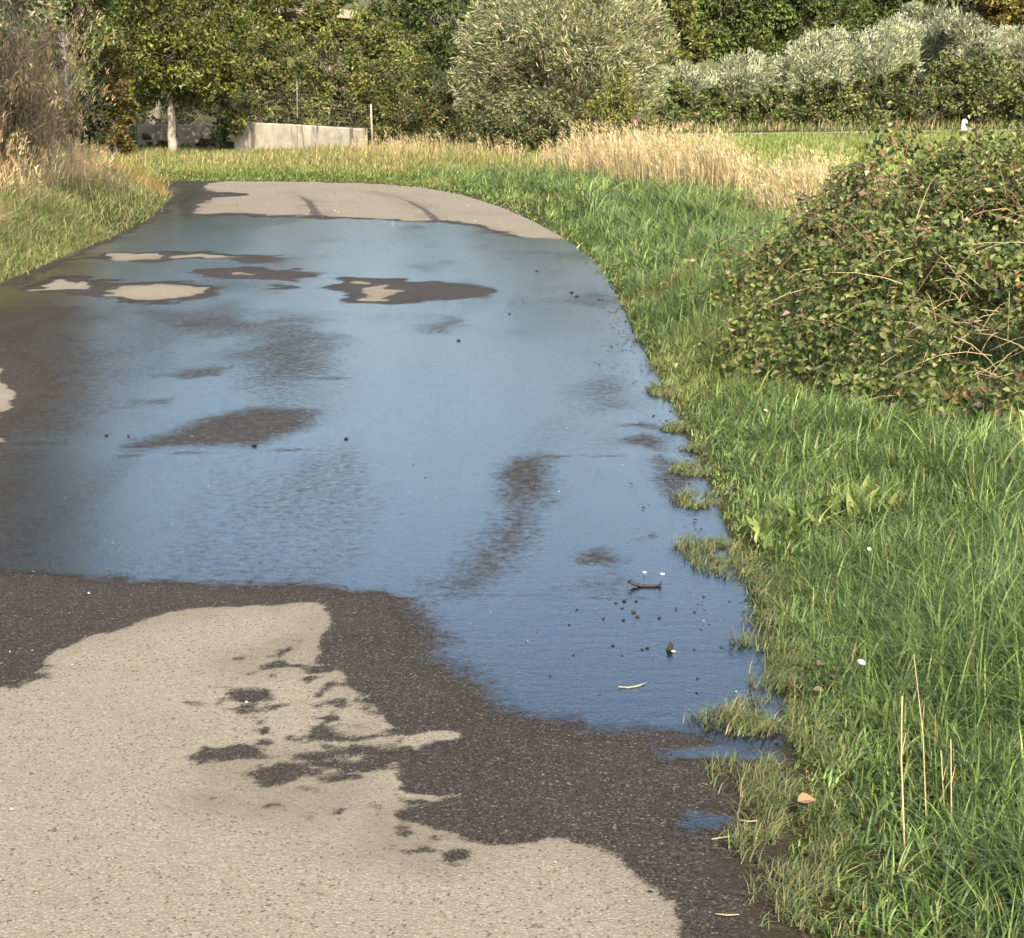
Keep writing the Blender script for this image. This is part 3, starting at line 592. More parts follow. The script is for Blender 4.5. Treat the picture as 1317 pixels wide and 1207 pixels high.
# ------------------------------------------------------------------ walls, fence, posts
def wall(name, label, a, b, h0, h1, thick, seed, panel=1.6, mat=None):
    a = np.array(a, float); b = np.array(b, float); L = np.linalg.norm(b - a); e = (b - a) / L; nrm_ = np.array([-e[1], e[0]])
    za = ground_z(a[:1], a[1:])[0] - .1
    root = thing(name, (a[0], a[1], za), label, 'wall'); rng = R0(seed)
    n = max(2, int(L / panel)); cuts = np.linspace(0, L, n + 1)
    for i in range(n):
        t0, t1 = cuts[i] + .012, cuts[i + 1] - .012
        m = 9; V = []
        for j in range(m):
            t = t0 + (t1 - t0) * j / (m - 1); h = h0 + (h1 - h0) * t / L + .03 * (fbm(np.array([t * 2.3]), np.array([seed * 1.0]), seed)[0] - .5) + .1
            w0 = thick / 2 + rng.normal(0, .004)
            for (s, z) in ((-1, 0), (-1, h - .03), (-.8, h), (.8, h), (1, h - .03), (1, 0)):
                p = e * t + nrm_ * s * w0; V.append((p[0], p[1], z))
        k = np.arange(m - 1)[:, None] * 6
        q = np.concatenate([k + np.array([[j, j + 1, j + 7, j + 6]]) for j in range(5)])
        caps = np.array([[0, 5, 4, 3, 2, 1]]), np.array([[0, 1, 2, 3, 4, 5]]) + (m - 1) * 6
        link('panel', mesh('panel', V, [q, caps[0], caps[1]]), mat or M_WALL, root)
    return root
def wall_mat():
    m, nt, nn, L, out = newmat('stained_concrete')
    tc = N(nt, 'ShaderNodeNewGeometry')
    n1 = N(nt, 'ShaderNodeTexNoise', Scale=2.2, Detail=7.0, Roughness=.7); L.new(tc.outputs['Position'], n1.inputs['Vector'])
    mp = N(nt, 'ShaderNodeMapping'); mp.inputs['Scale'].default_value = (5, 5, .5); L.new(tc.outputs['Position'], mp.inputs[0])
    n2 = N(nt, 'ShaderNodeTexNoise', Scale=1.0, Detail=4.0, Roughness=.6); L.new(mp.outputs[0], n2.inputs['Vector'])
    r1 = N(nt, 'ShaderNodeValToRGB'); r1.color_ramp.elements[0].color = (.19, .172, .138, 1); r1.color_ramp.elements[1].color = (.36, .33, .27, 1); L.new(n1.outputs['Fac'], r1.inputs[0])
    r1.color_ramp.elements[0].position = .35; r1.color_ramp.elements[1].position = .62
    r2 = N(nt, 'ShaderNodeMapRange', _interpolation_type='SMOOTHSTEP'); r2.inputs[1].default_value = .54; r2.inputs[2].default_value = .66; L.new(n2.outputs['Fac'], r2.inputs[0])
    mx = N(nt, 'ShaderNodeMix', _data_type='RGBA'); mx.inputs[7].default_value = (.09, .085, .06, 1); L.new(r2.outputs[0], mx.inputs[0]); L.new(r1.outputs[0], mx.inputs[6])
    p = N(nt, 'ShaderNodeBsdfPrincipled', Roughness=.93); L.new(mx.outputs[2], p.inputs['Base Color'])
    b = N(nt, 'ShaderNodeBump', Strength=.6, Distance=.03); L.new(n1.outputs['Fac'], b.inputs['Height']); L.new(b.outputs[0], p.inputs['Normal']); L.new(p.outputs[0], out.inputs[0]); return m
M_WALL = wall_mat()
w0 = P(304, 170, 42); w1 = P(470, 170, 40.5)
w0h = P(304, 156, 42)[2]; w1h = P(470, 167, 40.5)[2]; gz0 = float(ground_z(w0[:1], w0[1:2])[0]); gz1 = float(ground_z(w1[:1], w1[1:2])[0])
wall('concrete_wall', 'low sunlit concrete wall with stains behind the lane bend', (w0[0], 42), (w1[0], 40.5), w0h - gz0, w1h - gz1, .25, 3)
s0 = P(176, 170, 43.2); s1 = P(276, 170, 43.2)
wall('stone_wall', 'shaded low wall under the tree crown behind the pale trunk', (s0[0], 43.2), (s1[0], 43.6), P(176, 160, 43.2)[2] - gz0, P(276, 160, 43.6)[2] - gz0, .25, 5, mat=plain('shade_toned_wall', (.07, .065, .05), (.2, .18, .14), 3, .95, .6))  # wall colour darkened to deepen the shade under the tree crown
# wire fence on the wall: posts and strands
fb = np.array([w0[0] + .15, 42.0, 0]); fe = P(478, 170, 40.2); zb_ = ground_z(np.array([fb[0]]), np.array([fb[1]]))[0]
fence = thing('wire_fence', (fb[0], fb[1] + .0, zb_), 'thin wire mesh fence with slim posts along the top of the lit wall', 'fence')
posts = [(382, 104, 175), (477, 134, 182)]
for i, (px_, t_, b_) in enumerate(posts):
    d_ = 42 - (px_ - 304) / 166 * 1.5 - (.05 if i < 1 else .25); top = P(px_, t_, d_); bot = P(px_ + (2 if i == 1 else 0), b_, d_)
    bot[2] = ground_z(bot[:1], bot[1:2])[0]
    tb = Tubes(); tb.add([bot - np.array(fence.location), top - np.array(fence.location)], [.013 if i < 1 else .024] * 2, 8)
    link('post', tb.build('post'), M_METAL if i < 1 else M_PALEBARK, fence)
A = P(310, 112, 41.9); B = P(477, 136, 40.25); loc = np.array(fence.location)
tb = Tubes()
for k in range(8):
    z0, z1 = A[2] - .12 * k, B[2] - .09 * k
    tb.add([np.array([A[0], A[1], z0]) - loc, np.array([(A[0] + B[0]) / 2, (A[1] + B[1]) / 2, (z0 + z1) / 2 - .01]) - loc, np.array([B[0], B[1], z1]) - loc], [.0016] * 3, 4)
for k in range(60):
    t = k / 59; p_ = A + (B - A) * t; hh = .84 + (.63 - .84) * t
    tb.add([p_ - loc, p_ - loc - np.array([0, 0, hh])], [.0011] * 2, 3)
link('wire_mesh', tb.build('wire_mesh'), M_METAL, fence)
# old wooden post and rails in the thicket at left
pf = P(83, 100, 23); zf = ground_z(pf[:1], pf[1:2])[0]
of = thing('wooden_fence', (pf[0], 23, zf - .1), 'grey weathered post with short rails in the dead thicket', 'fence')
tb = Tubes(); tb.add([(0, 0, 0), (.01, 0, 1.2), (0, 0, P(83, 42, 23)[2] - zf + .1)], [.036, .033, .03], 8); link('post', tb.build('post'), M_GREYWOOD, of)
for zz in (56, 70):
    tb = Tubes(); h = P(83, zz, 23)[2] - zf + .1; tb.add([(-.38, .03, h + .02), (0, .05, h), (.1, .05, h - .01)], [.014, .016, .014], 6); link('rail', tb.build('rail'), M_GREYWOOD, of)
# white marker by the far lane
mk = P(1240, 164, 64.2); zz = ground_z(mk[:1], mk[1:2])[0]
mo = thing('marker_post', (mk[0], 64.2, zz), 'small white marker post beside the far lane at right', 'post')
V, f = box_data(-.10, .10, -.05, .05, -.05, P(1240, 154, 64.2)[2] - zz - .04); link('shaft', mesh('shaft', V, [f]), M_WHITE, mo)
h = P(1240, 154, 64.2)[2] - zz - .04
V, f = box_data(-.085, .085, -.042, .042, h + .002, h + .06); V[4:, :2] *= .6; link('cap', mesh('cap', V, [f]), M_WHITE, mo)

# ------------------------------------------------------------------ grass
GB = [(.115, .17, .045), (.155, .21, .06), (.075, .125, .037), (.195, .225, .08), (.062, .10, .04)]
def scatter(rng, n, x0, x1, y0, y1, dens=None, bias=None):
    x = rng.uniform(x0, x1, n); y = rng.uniform(y0, y1, n); return np.stack([x, y], 1)
def visible(X, z=0.2, m=.06):                   # keep only what stands inside the field of view, with a margin
    v = X[:, 1] * cp - (z - CAMH) * sp * -1
    dpt = X[:, 1] * cp + (CAMH - z) * sp
    u = X[:, 0] / dpt * F + CX
    return (u > -260) & (u < 1317 + 330) & (dpt > 1.5)
def edge_wave(X): return .16 * (fbm(X[:, 0] * 3.1, X[:, 1] * 3.1, 61) - .5) + .10 * (fbm(X[:, 0] * 11, X[:, 1] * 11, 63) - .5)
rng = R0(101)
def right_verge():
    allP, H_, W_, A_, Ln, T_ = [], [], [], [], [], []
    for (y0, y1, x1, n, wmul) in [(1.6, 3.6, 2.0, 28000, 1), (3.6, 5.5, 2.6, 46000, 1.05), (5.5, 8.5, 3.4, 56000, 1.3), (8.5, 13, 3.4, 46000, 1.8), (13, 20, 5, 44000, 2.6), (20, 30, 9, 40000, 3.6)]:
        nt_ = n // 22; Cn = scatter(rng, nt_, -4 if y0 > 15 else .2, x1, y0, y1); rep_ = np.repeat(np.arange(nt_), 14)
        rr_ = rng.normal(0, .022 * wmul ** .5, (len(rep_), 2)); X = np.concatenate([Cn[rep_] + rr_, scatter(rng, n - len(rep_), -4 if y0 > 15 else .2, x1, y0, y1)])
        tuft = np.zeros(len(X), bool); tuft[:len(rep_)] = True
        taz = np.zeros(len(X)); taz[:len(rep_)] = np.arctan2(rr_[:, 1], rr_[:, 0]); tsz = np.ones(len(X)); tsz[:len(rep_)] = rng.uniform(.6, 1.5, nt_)[rep_]; ttone = np.ones(len(X)); ttone[:len(rep_)] = np.exp(rng.normal(0.06, .32, nt_))[rep_]
        ok = visible(X); o = -road_sd(X); ew = edge_wave(X)
        ok &= (o > .02 + ew * .8) & (o < 6) & ~((X[:, 1] > 25.5) & (X[:, 0] < -4.3))
        dens = .35 + .65 * smooth(0, .18, o)
        ok &= rng.random(len(X)) < dens
        X, o, tuft, taz, tsz, ttone = X[ok], o[ok], tuft[ok], taz[ok], tsz[ok], ttone[ok]; m = len(X)
        cl = fbm(X[:, 0] * 2.2, X[:, 1] * 2.2, 71); c2 = fbm(X[:, 0] * .8, X[:, 1] * .8, 73)
        h = (.05 + .10 * smooth(.05, .5, o) + .05 * smooth(.45, 1.1, o)) * (.35 + 1.1 * cl) * rng.uniform(.6, 1.3, m) * tsz
        h *= np.where(((X[:, 0] - 3.1) / 1.7) ** 2 + ((X[:, 1] - 8.8) / 2.5) ** 2 < 1, .3, 1)
        h *= 1 + .45 * smooth(7, 11, X[:, 1])
        h *= 1 + .35 * smooth(5, 3.5, X[:, 1]) * smooth(.2, .5, o)
        flow = 2.6 + 4.0 * (fbm(X[:, 0] * 1.3, X[:, 1] * 1.3, 81) - .5) * 2
        az_ = np.where(tuft, taz + rng.normal(0, .5, m), flow + rng.normal(0, 1.1, m))
        ln = np.clip(rng.normal(.85, .36, m) + .3 * (cl - .5), .1, 1.7)
        t = palette(rng, m, GB, [4, 3, 4, 1.5, 3], .16) * ttone[:, None]
        yel = smooth(.48, .7, c2)[:, None]; t = t * (1 - .4 * yel) + yel * .4 * np.array([.25, .27, .075])
        dryk = rng.random(m) < .08 + .14 * smooth(.25, 0, o); h = np.where(dryk, h * .7, h); ln = np.where(dryk, ln * 1.35, ln); dry = dryk[:, None]; t = np.where(dry, palette(rng, m, [(.26, .2, .09), (.16, .13, .06)], [1, 1]), t)
        allP.append(np.column_stack([X, ground_z(X[:, 0], X[:, 1], -o) - .005])); H_.append(h); W_.append(rng.uniform(.0035, .0075, m) * wmul); A_.append(az_); Ln.append(ln); T_.append(np.clip(t, .01, .8))
    c = np.concatenate
    link('verge_grass', blades_mesh('verge_grass', c(allP), c(H_), c(W_), c(A_), c(Ln), c(T_)), M_GRASS, label='lush green grass along the right-hand verge', cat='grass', kind='stuff')
right_verge()
# creeping mats that spread on to the asphalt at the right edge
mats = [(895, 577, 28, 5), (888, 607, 28, 8), (893, 645, 26, 11), (905, 705, 40, 14), (930, 722, 45, 24), (870, 552, 24, 6), (960, 828, 22, 7), (945, 932, 62, 17), (975, 925, 50, 25), (965, 1000, 55, 24), (985, 1030, 65, 30), (1000, 1100, 62, 34), (985, 1085, 55, 16), (1010, 1170, 45, 40), (990, 880, 30, 14), (1000, 760, 40, 20), (985, 800, 30, 14), (1040, 1060, 50, 50), (1050, 950, 40, 40), (850, 505, 18, 8), (1010, 850, 35, 30), (1050, 1150, 50, 60)]
Ps, Hs, Ts = [], [], []
for (cx_, cy_, a_, b_) in mats:
    c_ = np.array(G(cx_, cy_)); a = abs(G(cx_ + a_, cy_)[0] - c_[0]); b = abs(G(cx_, cy_ - b_)[1] - G(cx_, cy_ + b_)[1]) / 2
    m = int(np.clip(14000 * a * b * np.pi, 60, 2600)); r = rng.random(m) ** .6; th = rng.uniform(0, 6.283, m)
    X = c_ + np.stack([a * r * np.cos(th), b * r * np.sin(th)], 1) + rng.normal(0, .008, (m, 2))
    X = X[fbm(X[:, 0] * 16, X[:, 1] * 16, 88) > .43]; m = len(X)
    Ps.append(np.column_stack([X, np.maximum(0, ground_z(X[:, 0], X[:, 1])) + .002])); Hs.append(rng.uniform(.018, .055, m) * (1 if cy_ < 800 else 1.15)); Ts.append(palette(rng, m, [(.10, .125, .042), (.15, .165, .06), (.075, .10, .035), (.2, .165, .085)], [4, 3, 3, 1.2]))
Pm = np.concatenate(Ps); m = len(Pm)
link('creeping_grass', blades_mesh('creeping_grass', Pm, np.concatenate(Hs), np.where(Pm[:, 1] > 6, .005, .0032) * rng.uniform(.7, 1.3, m), rng.uniform(0, 6.283, m), rng.uniform(.5, 1.6, m), np.concatenate(Ts), 2), M_GRASS, label='short olive mats of grass creeping on to the wet asphalt', cat='grass', kind='stuff')
# left bank: dry and green grass mixed
def left_bank():
    n = 95000; X = np.concatenate([scatter(rng, 60000, -10, -4, 11.5, 29), scatter(rng, 60000, -8, -4, 11, 19)]); X = X[visible(X)]
    o = -road_sd(X); ew = edge_wave(X)
    ok = (o > .0 + ew) & (X[:, 0] < -3.8); X, o = X[ok], o[ok]; m = len(X)
    g = fbm(X[:, 0] * .9, X[:, 1] * .9, 91); cl = fbm(X[:, 0] * 2.5, X[:, 1] * 2.5, 92)
    green = rng.random(m) < np.clip(smooth(.48, .68, g + .2 * smooth(1.1, .2, o)) * .6 + .08, 0, 1)
    t = np.where(green[:, None], palette(rng, m, [(.12, .165, .045), (.17, .20, .07), (.09, .13, .035)], [3, 3, 2]), palette(rng, m, [(.27, .23, .13), (.34, .295, .18), (.21, .175, .095), (.26, .245, .125)], [3, 2, 3, 3]))
    h = (.10 + .18 * smooth(.1, 1.0, o) + .16 * smooth(.9, 1.9, o)) * (.5 + cl) * rng.uniform(.6, 1.3, m)
    link('bank_grass', blades_mesh('bank_grass', np.column_stack([X, ground_z(X[:, 0], X[:, 1], -o) - .01]), h, rng.uniform(.006, .014, m), -.9 + rng.normal(0, .9, m) + 2.5 * (cl - .5), np.clip(rng.normal(.7, .3, m), .1, 1.5), t, 2), M_DRY, label='half dry straw and green grass covering the left bank', cat='grass', kind='stuff')
left_bank()
# strip of grass behind the bend, and the field
def far_grass():
    X = np.concatenate([scatter(rng, 60000, -13, 3, 28, 42), scatter(rng, 26000, -11, 0, 28.5, 34)]); o = -road_sd(X); ok = (o > .02 + edge_wave(X)) & visible(X) & ~((X[:, 1] < 28.4) & (X[:, 0] < -4)); X, o = X[ok], o[ok]; m = len(X)
    g = fbm(X[:, 0] * .7, X[:, 1] * .7, 95); dryness = smooth(.2, 2.6, o) * .55 + .9 * (g - .5)
    dry = rng.random(m) < dryness
    t = np.where(dry[:, None], palette(rng, m, [(.36, .28, .13), (.28, .22, .10), (.24, .22, .08)], [3, 3, 3]), palette(rng, m, [(.11, .16, .03), (.15, .19, .045), (.085, .125, .028)], [3, 2, 3]))
    h = (.06 + (.08 + .14 * smooth(-6, -4, X[:, 0])) * smooth(.4, 4, o)) * rng.uniform(.4, 1.6, m) * (.3 + 1.4 * g)
    link('roadside_grass', blades_mesh('roadside_grass', np.column_stack([X, ground_z(X[:, 0], X[:, 1], -o) - .01]), h, rng.uniform(.012, .028, m), rng.uniform(0, 6.28, m), np.clip(rng.normal(.5, .25, m), .05, 1.2), t, 2), M_GRASS, label='green and straw coloured grass strip behind the bend', cat='grass', kind='stuff')
    X = np.concatenate([scatter(rng, 52000, 1, 24, 29, 61.4), scatter(rng, 14000, 3, 12, 14, 29)]); ok = visible(X); X = X[ok]; o = -road_sd(X); ok = (o > 3) & (X[:, 1] < 54.5 + .52 * np.clip(X[:, 0] - 3, 0, 16) + .12 * np.clip(X[:, 0] - 19, 0, 30)); X, o = X[ok], o[ok]; m = len(X)
    g = fbm(X[:, 0] * .35, X[:, 1] * .2, 97)
    t = palette(rng, m, [(.16, .20, .045), (.21, .24, .07), (.12, .165, .035), (.25, .24, .10)], [4, 3, 3, 1 ], .12) * (.85 + .4 * g[:, None])
    link('field_grass', blades_mesh('field_grass', np.column_stack([X, ground_z(X[:, 0], X[:, 1], -o) - .01]), rng.uniform(.12, .3, m), rng.uniform(.02, .045, m), rng.uniform(0, 6.28, m), np.clip(rng.normal(.5, .2, m), .05, 1.2), t, 2), M_GRASS, label='light green grass of the open field at right', cat='grass', kind='stuff')
    X = scatter(rng, 9000, -12, 40, 65.4, 74); X = X[visible(X)]; m = len(X)
    t = palette(rng, m, [(.14, .16, .05), (.24, .19, .09), (.09, .11, .03), (.28, .16, .10)], [3, 2, 3, .8])
    link('hedge_foot_grass', blades_mesh('hedge_foot_grass', np.column_stack([X, ground_z(X[:, 0], X[:, 1]) - .01]), rng.uniform(.15, .6, m), rng.uniform(.03, .06, m), rng.uniform(0, 6.28, m), np.clip(rng.normal(.5, .2, m), .05, 1.2), t, 2), M_GRASS, label='rough grass at the foot of the far hedge', cat='grass', kind='stuff')
far_grass()

# dry reeds and tall straw clumps
def reed(name, label, spots, n, hmin, hmax, cols, wts, seed, wd=.014, lean=.22, plume=True, mat=None, cat='reeds', azc=2.6, kindleaf=True):
    rng = R0(seed); ws = np.array([s[2] * s[3] for s in spots]); ids = rng.choice(len(spots), n, p=ws / ws.sum()); sp_ = np.array(spots)[ids]
    r = np.sqrt(rng.random(n)); th = rng.uniform(0, 6.283, n)
    X = sp_[:, :2] + np.stack([sp_[:, 2] * r * np.cos(th), sp_[:, 3] * r * np.sin(th)], 1)
    z = ground_z(X[:, 0], X[:, 1]); base = np.array([np.mean(sp_[:, 0]), np.mean(sp_[:, 1]), z.min()])
    root = thing(name, base, label, cat)
    h = rng.uniform(hmin, hmax, n) * (1 - .35 * r ** 2); az_ = azc + rng.normal(0, .8, n); ln = np.clip(rng.normal(lean, .12, n), .02, .8)
    t = palette(rng, n, cols, wts, .14)
    Pn = np.column_stack([X, z - .02]) - base
    link('stalks', blades_mesh('stalks', Pn, h, wd * rng.uniform(.6, 1.3, n), az_, ln, t, 3), mat or M_DRY, root, kind='stuff')
    if plume:
        k = n // 2; sel = rng.choice(n, k, replace=False); dirn = np.stack([np.cos(az_), np.sin(az_), 0 * az_], 1)
        tip = Pn + dirn * (h * ln)[:, None]; tip[:, 2] += h * (1 - .4 * np.minimum(ln, 1.2)); rep = np.repeat(sel, 4)
        q = tip[rep] + rng.normal(0, .012, (len(rep), 3)) - np.array([0, 0, 1]) * rng.uniform(0, .14, (len(rep), 1))
        link('seed_heads', leaves_mesh('seed_heads', q, dirn[rep] * .5 + np.array([0, 0, .9]) + rng.normal(0, .3, (len(rep), 3)), sphere(rng, len(rep)), rng.uniform(.04, .1, len(rep)), rng.uniform(.008, .018, len(rep)), t[rep] * 1.1), M_DRY, root, kind='stuff')
    return root
RC = [(.36, .285, .16), (.42, .345, .205), (.25, .19, .10), (.24, .22, .10)]
def spot(px, py, rxpx, dr): g = G(px, py, .08); return (g[0], g[1], rxpx / PX(g[1]), dr)
reed('dry_reeds', 'large clump of tall dry straw-coloured reeds beside the field', [spot(770, 232, 46, 2.0), spot(830, 238, 60, 2.2), spot(890, 246, 58, 2.2), spot(935, 250, 34, 1.8)], 4000, .5, 1.18, RC, [3, 3, 2, 2], 201, .015, .26)
reed('dry_reeds', 'smaller clump of dry reeds between the big reed clump and the bramble', [spot(1000, 290, 28, .9), spot(1040, 286, 40, 1.2), spot(1075, 275, 24, 1.2)], 1500, .4, 1.02, RC, [3, 3, 2, 3], 202, .011, .3)
reed('dry_reeds', 'thin sparse straw stems in front of the willow', [spot(560, 207, 60, 1.2), spot(500, 205, 50, 1.2), spot(640, 212, 40, 1.0), spot(720, 222, 34, 1.4)], 1000, .3, .75, RC, [3, 2, 3, 2], 203, .02, .3)
reed('tall_weeds', 'green leafy weeds in front of the big reed clump', [spot(900, 300, 50, 1.1), spot(945, 285, 34, .9), spot(860, 285, 40, 1.0)], 3000, .2, .5, [(.07, .10, .025), (.10, .13, .035), (.05, .075, .02)], [3, 2, 2], 204, .03, .6, False, M_GRASS, 'weeds')
# thicket at left
TK = [(.29, .225, .14), (.20, .15, .095), (.38, .31, .19), (.13, .10, .065)]
reed('dead_thicket', 'tangled thicket of dead grey-brown stems on the left bank', [(-6.7, 18.8, .75, 1.6), (-6.5, 21, .55, 1.8), (-7.2, 17, .8, 1.2), (-6.75, 23, .5, 1.6)], 9500, 1.0, 3.0, TK, [3, 3, 2, 2], 210, .015, .3, True, None, 'thicket', -1.2)
reed('tall_straw', 'tall straw grass in front of the dead thicket at left', [(-6.0, 19.5, .35, 2.2), (-6.2, 22.5, .4, 2.0), (-6.3, 16.6, .4, 1.2)], 2400, .35, .95, [(.45, .36, .2), (.36, .27, .15), (.5, .42, .26)], [3, 2, 2], 211, .012, .4, True, None, 'grass', -1.0)
reed('straw_tuft', 'rust-brown straw tuft at the corner of the left bank by the lane bend', [(-6.0, 26.2, .5, .9), (-6.7, 27.3, .7, .8)], 1500, .25, .6, [(.34, .24, .1), (.28, .2, .08), (.2, .2, .06)], [3, 2, 2], 212, .016, .5, False, None, 'grass', -.8)

# ------------------------------------------------------------------ the big bramble at right
def leaf_shape(name, tint, seed, L=1., W=.62):
    """serrated pointed oval leaf of unit length with a folded midrib, 16 triangles"""
    rng = R0(seed); ts = np.linspace(0, 1, 6); mid = np.stack([ts, 0 * ts, -.16 * ts ** 2], 1)
    wv = W * .5 * np.array([0.0, .78, 1.0, .86, .5, 0.0]); V = [*mid]; f = []
    for s in (1, -1):
        st = len(V)
        for k in range(1, 5): V.append((ts[k] - .02 + rng.normal(0, .015), s * wv[k] * (1 + rng.normal(0, .06)), mid[k, 2] + .14 * wv[k] / .3))
        e = [0] + list(range(st, st + 4)) + [5]
        for k in range(5):
            a, b, c, d = k, k + 1, e[k + 1], e[k]
            for tri in ((a, b, c), (a, c, d)):
                if len(set(tri)) == 3: f.append(tri if s < 0 else tri[::-1])
    V = np.array(V); return mesh(name, V, [np.array(f)], np.tile(tint, (len(V), 1)), False)
def bramble():
    rng = R0(301)
    lobes = [((3.5, 10.3), (1.55, 1.8), 1.18), ((2.45, 9.9), (.85, 1.4), .62), ((1.78, 9.2), (.6, .85), .36), ((3.0, 8.7), (1.35, 1.0), .85), ((4.4, 9.6), (1.5, 1.7), 1.3), ((2.55, 11.6), (.9, 1.2), .8), ((2.2, 8.5), (.78, .62), .56), ((4.3, 11.6), (1.4, 1.3), 1.3), ((3.6, 7.9), (.9, .6), .5), ((2.65, 7.65), (.85, .85), .70), ((3.3, 7.2), (1.0, .9), .72), ((2.05, 8.2), (.6, .6), .5), ((1.98, 12.3), (.42, .7), .5), ((1.62, 11.0), (.3, .5), .3), ((1.45, 8.75), (.34, .4), .26)]
    def top(x, y):
        z = np.zeros_like(x); wob_ = .55 + .9 * fbm(x * 3.3, y * 3.3, 309, 3)
        for (c, r, h) in lobes:
            k = (((x - c[0]) / r[0]) ** 2 + ((y - c[1]) / r[1]) ** 2) * wob_
            z = np.maximum(z, h * np.sqrt(np.clip(1 - k, 0, 1)) ** .8)
        return z * (.25 + 1.5 * fbm(x * 2.1, y * 2.1, 303, 3))
    base = np.array([3.0, 9.6, .05]); root = thing('bramble_bush', base, 'large sprawling bramble bush with dark green leaves at right', 'bush')
    n = 165000; x = rng.uniform(1.0, 5.9, n); y = rng.uniform(6.2, 12.9, n); t = top(x, y); ok = t > .06; x, y, t = x[ok], y[ok], t[ok]
    dep = rng.exponential(.075, len(x)) ; z = np.maximum(t - dep + rng.normal(0, .02, len(x)), .03 * rng.random(len(x)) + .02)
    e = .05; gx_ = (top(x + e, y) - top(x - e, y)) / (2 * e); gy_ = (top(x, y + e) - top(x, y - e)) / (2 * e)
    nrmv = nrm(np.stack([-gx_, -gy_, np.full(len(x), .8)], 1)); keep = np.minimum(1, .42 + .3 * np.hypot(gx_, gy_))
    ok = rng.random(len(x)) < keep; Pn = np.stack([x, y, z], 1)[ok] + rng.normal(0, .035, (int(ok.sum()), 3)) + .04; nv = nrmv[ok]; Pn[:, 2] = np.maximum(Pn[:, 2], .03)
    gap = fbm(Pn[:, 0] * 3.2, Pn[:, 2] * 3.2 + Pn[:, 1] * 1.3, 305); ok = gap > .40; Pn, nv = Pn[ok], nv[ok]
    # arching canes with leaves in threes
    canes = Tubes(); deadc = Tubes(); extraP, extraN, extraD = [], [], []
    for k in range(150):
        a = rng.uniform(0, 6.283); bx, by = rng.uniform(1.7, 4.8), rng.uniform(8.2, 12)
        h = max(top(np.array([bx]), np.array([by]))[0], .2); Lc = rng.uniform(.5, 1.3)
        s = np.linspace(0, 1, 9); px_ = bx + np.cos(a) * Lc * s; py_ = by + np.sin(a) * Lc * s
        pz = h * .75 + rng.uniform(.12, .48) * np.sin(s * np.pi * .9) - .25 * s ** 2
        gt = top(px_, py_); pz = np.maximum(pz, gt * .8 + .05)
        dead = rng.random() < .02
        (deadc if dead else canes).add(np.stack([px_, py_, pz], 1) - base, np.linspace(.0045, .0015, 9), 5)
        if not dead:
            for j in range(2, 9):
                for w_ in range(3):
                    d_ = nrm(np.array([np.cos(a + (w_ - 1) * 1.2 + (j % 2 - .5) * 1.6), np.sin(a + (w_ - 1) * 1.2 + (j % 2 - .5) * 1.6), rng.normal(-.1, .25)]))
                    extraP.append((px_[j], py_[j], pz[j])); extraN.append((rng.normal(0, .3), -.25 + rng.normal(0, .3), 1)); extraD.append(d_)
    for k in range(420):                      # short leafy shoots that break up the outline
        bx, by = rng.uniform(1.3, 4.6), rng.uniform(7.0, 12.4); h = top(np.array([bx]), np.array([by]))[0]
        if h < .12: continue
        Lc = rng.uniform(.12, .42) * (1 if rng.random() < .7 else 1.4); d_ = nrm(np.array([rng.normal(-.1, .6), rng.normal(-.15, .6), rng.uniform(.3, 1.1)])); s = np.linspace(0, 1, 7)
        q = np.array([bx, by, h * .92]) + d_ * (Lc * s)[:, None] - np.outer(s ** 2, [0, 0, Lc * .35])
        canes.add(q - base, np.linspace(.0032, .0012, 7), 4)
        for j in range(1, 7):
            for w_ in range(3):
                a = rng.uniform(0, 6.283); extraP.append(tuple(q[j] + rng.normal(0, .012, 3))); extraN.append((rng.normal(0, .5), -.3 + rng.normal(0, .4), .8)); extraD.append(nrm(np.array([np.cos(a), np.sin(a), rng.normal(0, .4)])))
    Pn = np.concatenate([Pn, np.array(extraP)]); m = len(Pn); ne = len(extraP)
    nv = np.concatenate([nv, nrm(np.array(extraN))]); nv = nrm(nv + .45 * rng.normal(size=(m, 3)))
    D = rng.normal(size=(m, 3)); D[:, 2] -= .3; D[-ne:] = np.array(extraD); D = nrm(D - nv * (D * nv).sum(1)[:, None] * .8)
    cols = [(.078, .102, .029), (.118, .145, .042), (.048, .068, .021), (.185, .195, .062), (.18, .11, .056), (.27, .23, .15)]
    brown = smooth(.52, .7, fbm(Pn[:, 0] * 1.7, Pn[:, 2] * 3 + Pn[:, 1], 307))
    t = palette(rng, m, cols, [4, 4, 2, 2.4, .35, .2], .26); tb_ = palette(rng, m, cols, [2, 1, 2, .8, 2.0, 1.0], .2)
    t = np.where((rng.random(m) < brown * .6)[:, None], tb_, t)
    L = rng.uniform(.024, .056, m)
    # nearest well exposed leaves stand as leaves of their own
    cam_d = np.linalg.norm(Pn - np.array([0, 0, CAMH]), axis=1); u = Pn[:, 0] / (Pn[:, 1] * cp + (CAMH - Pn[:, 2]) * sp) * F + CX
    score = L / cam_d * (np.abs((nv * nrm(np.array([0, 0, CAMH]) - Pn)).sum(1)) + .2) * np.where((u > 940) & (u < 1310), 1, 0)
    tt = top(Pn[:, 0], Pn[:, 1]); score *= np.where(Pn[:, 2] > tt - .06, 1, .3) * np.where(np.linalg.norm(t - np.array(cols[4]), axis=1) > .02, 1, .6)
    big = np.argsort(-score)[:300]; rest = np.setdiff1d(np.arange(m), big)
    link('foliage', leaves_mesh('foliage', Pn[rest] - base, D[rest], nv[rest], L[rest], L[rest] * .72, t[rest], .2), M_GLOSS, root, kind='stuff')
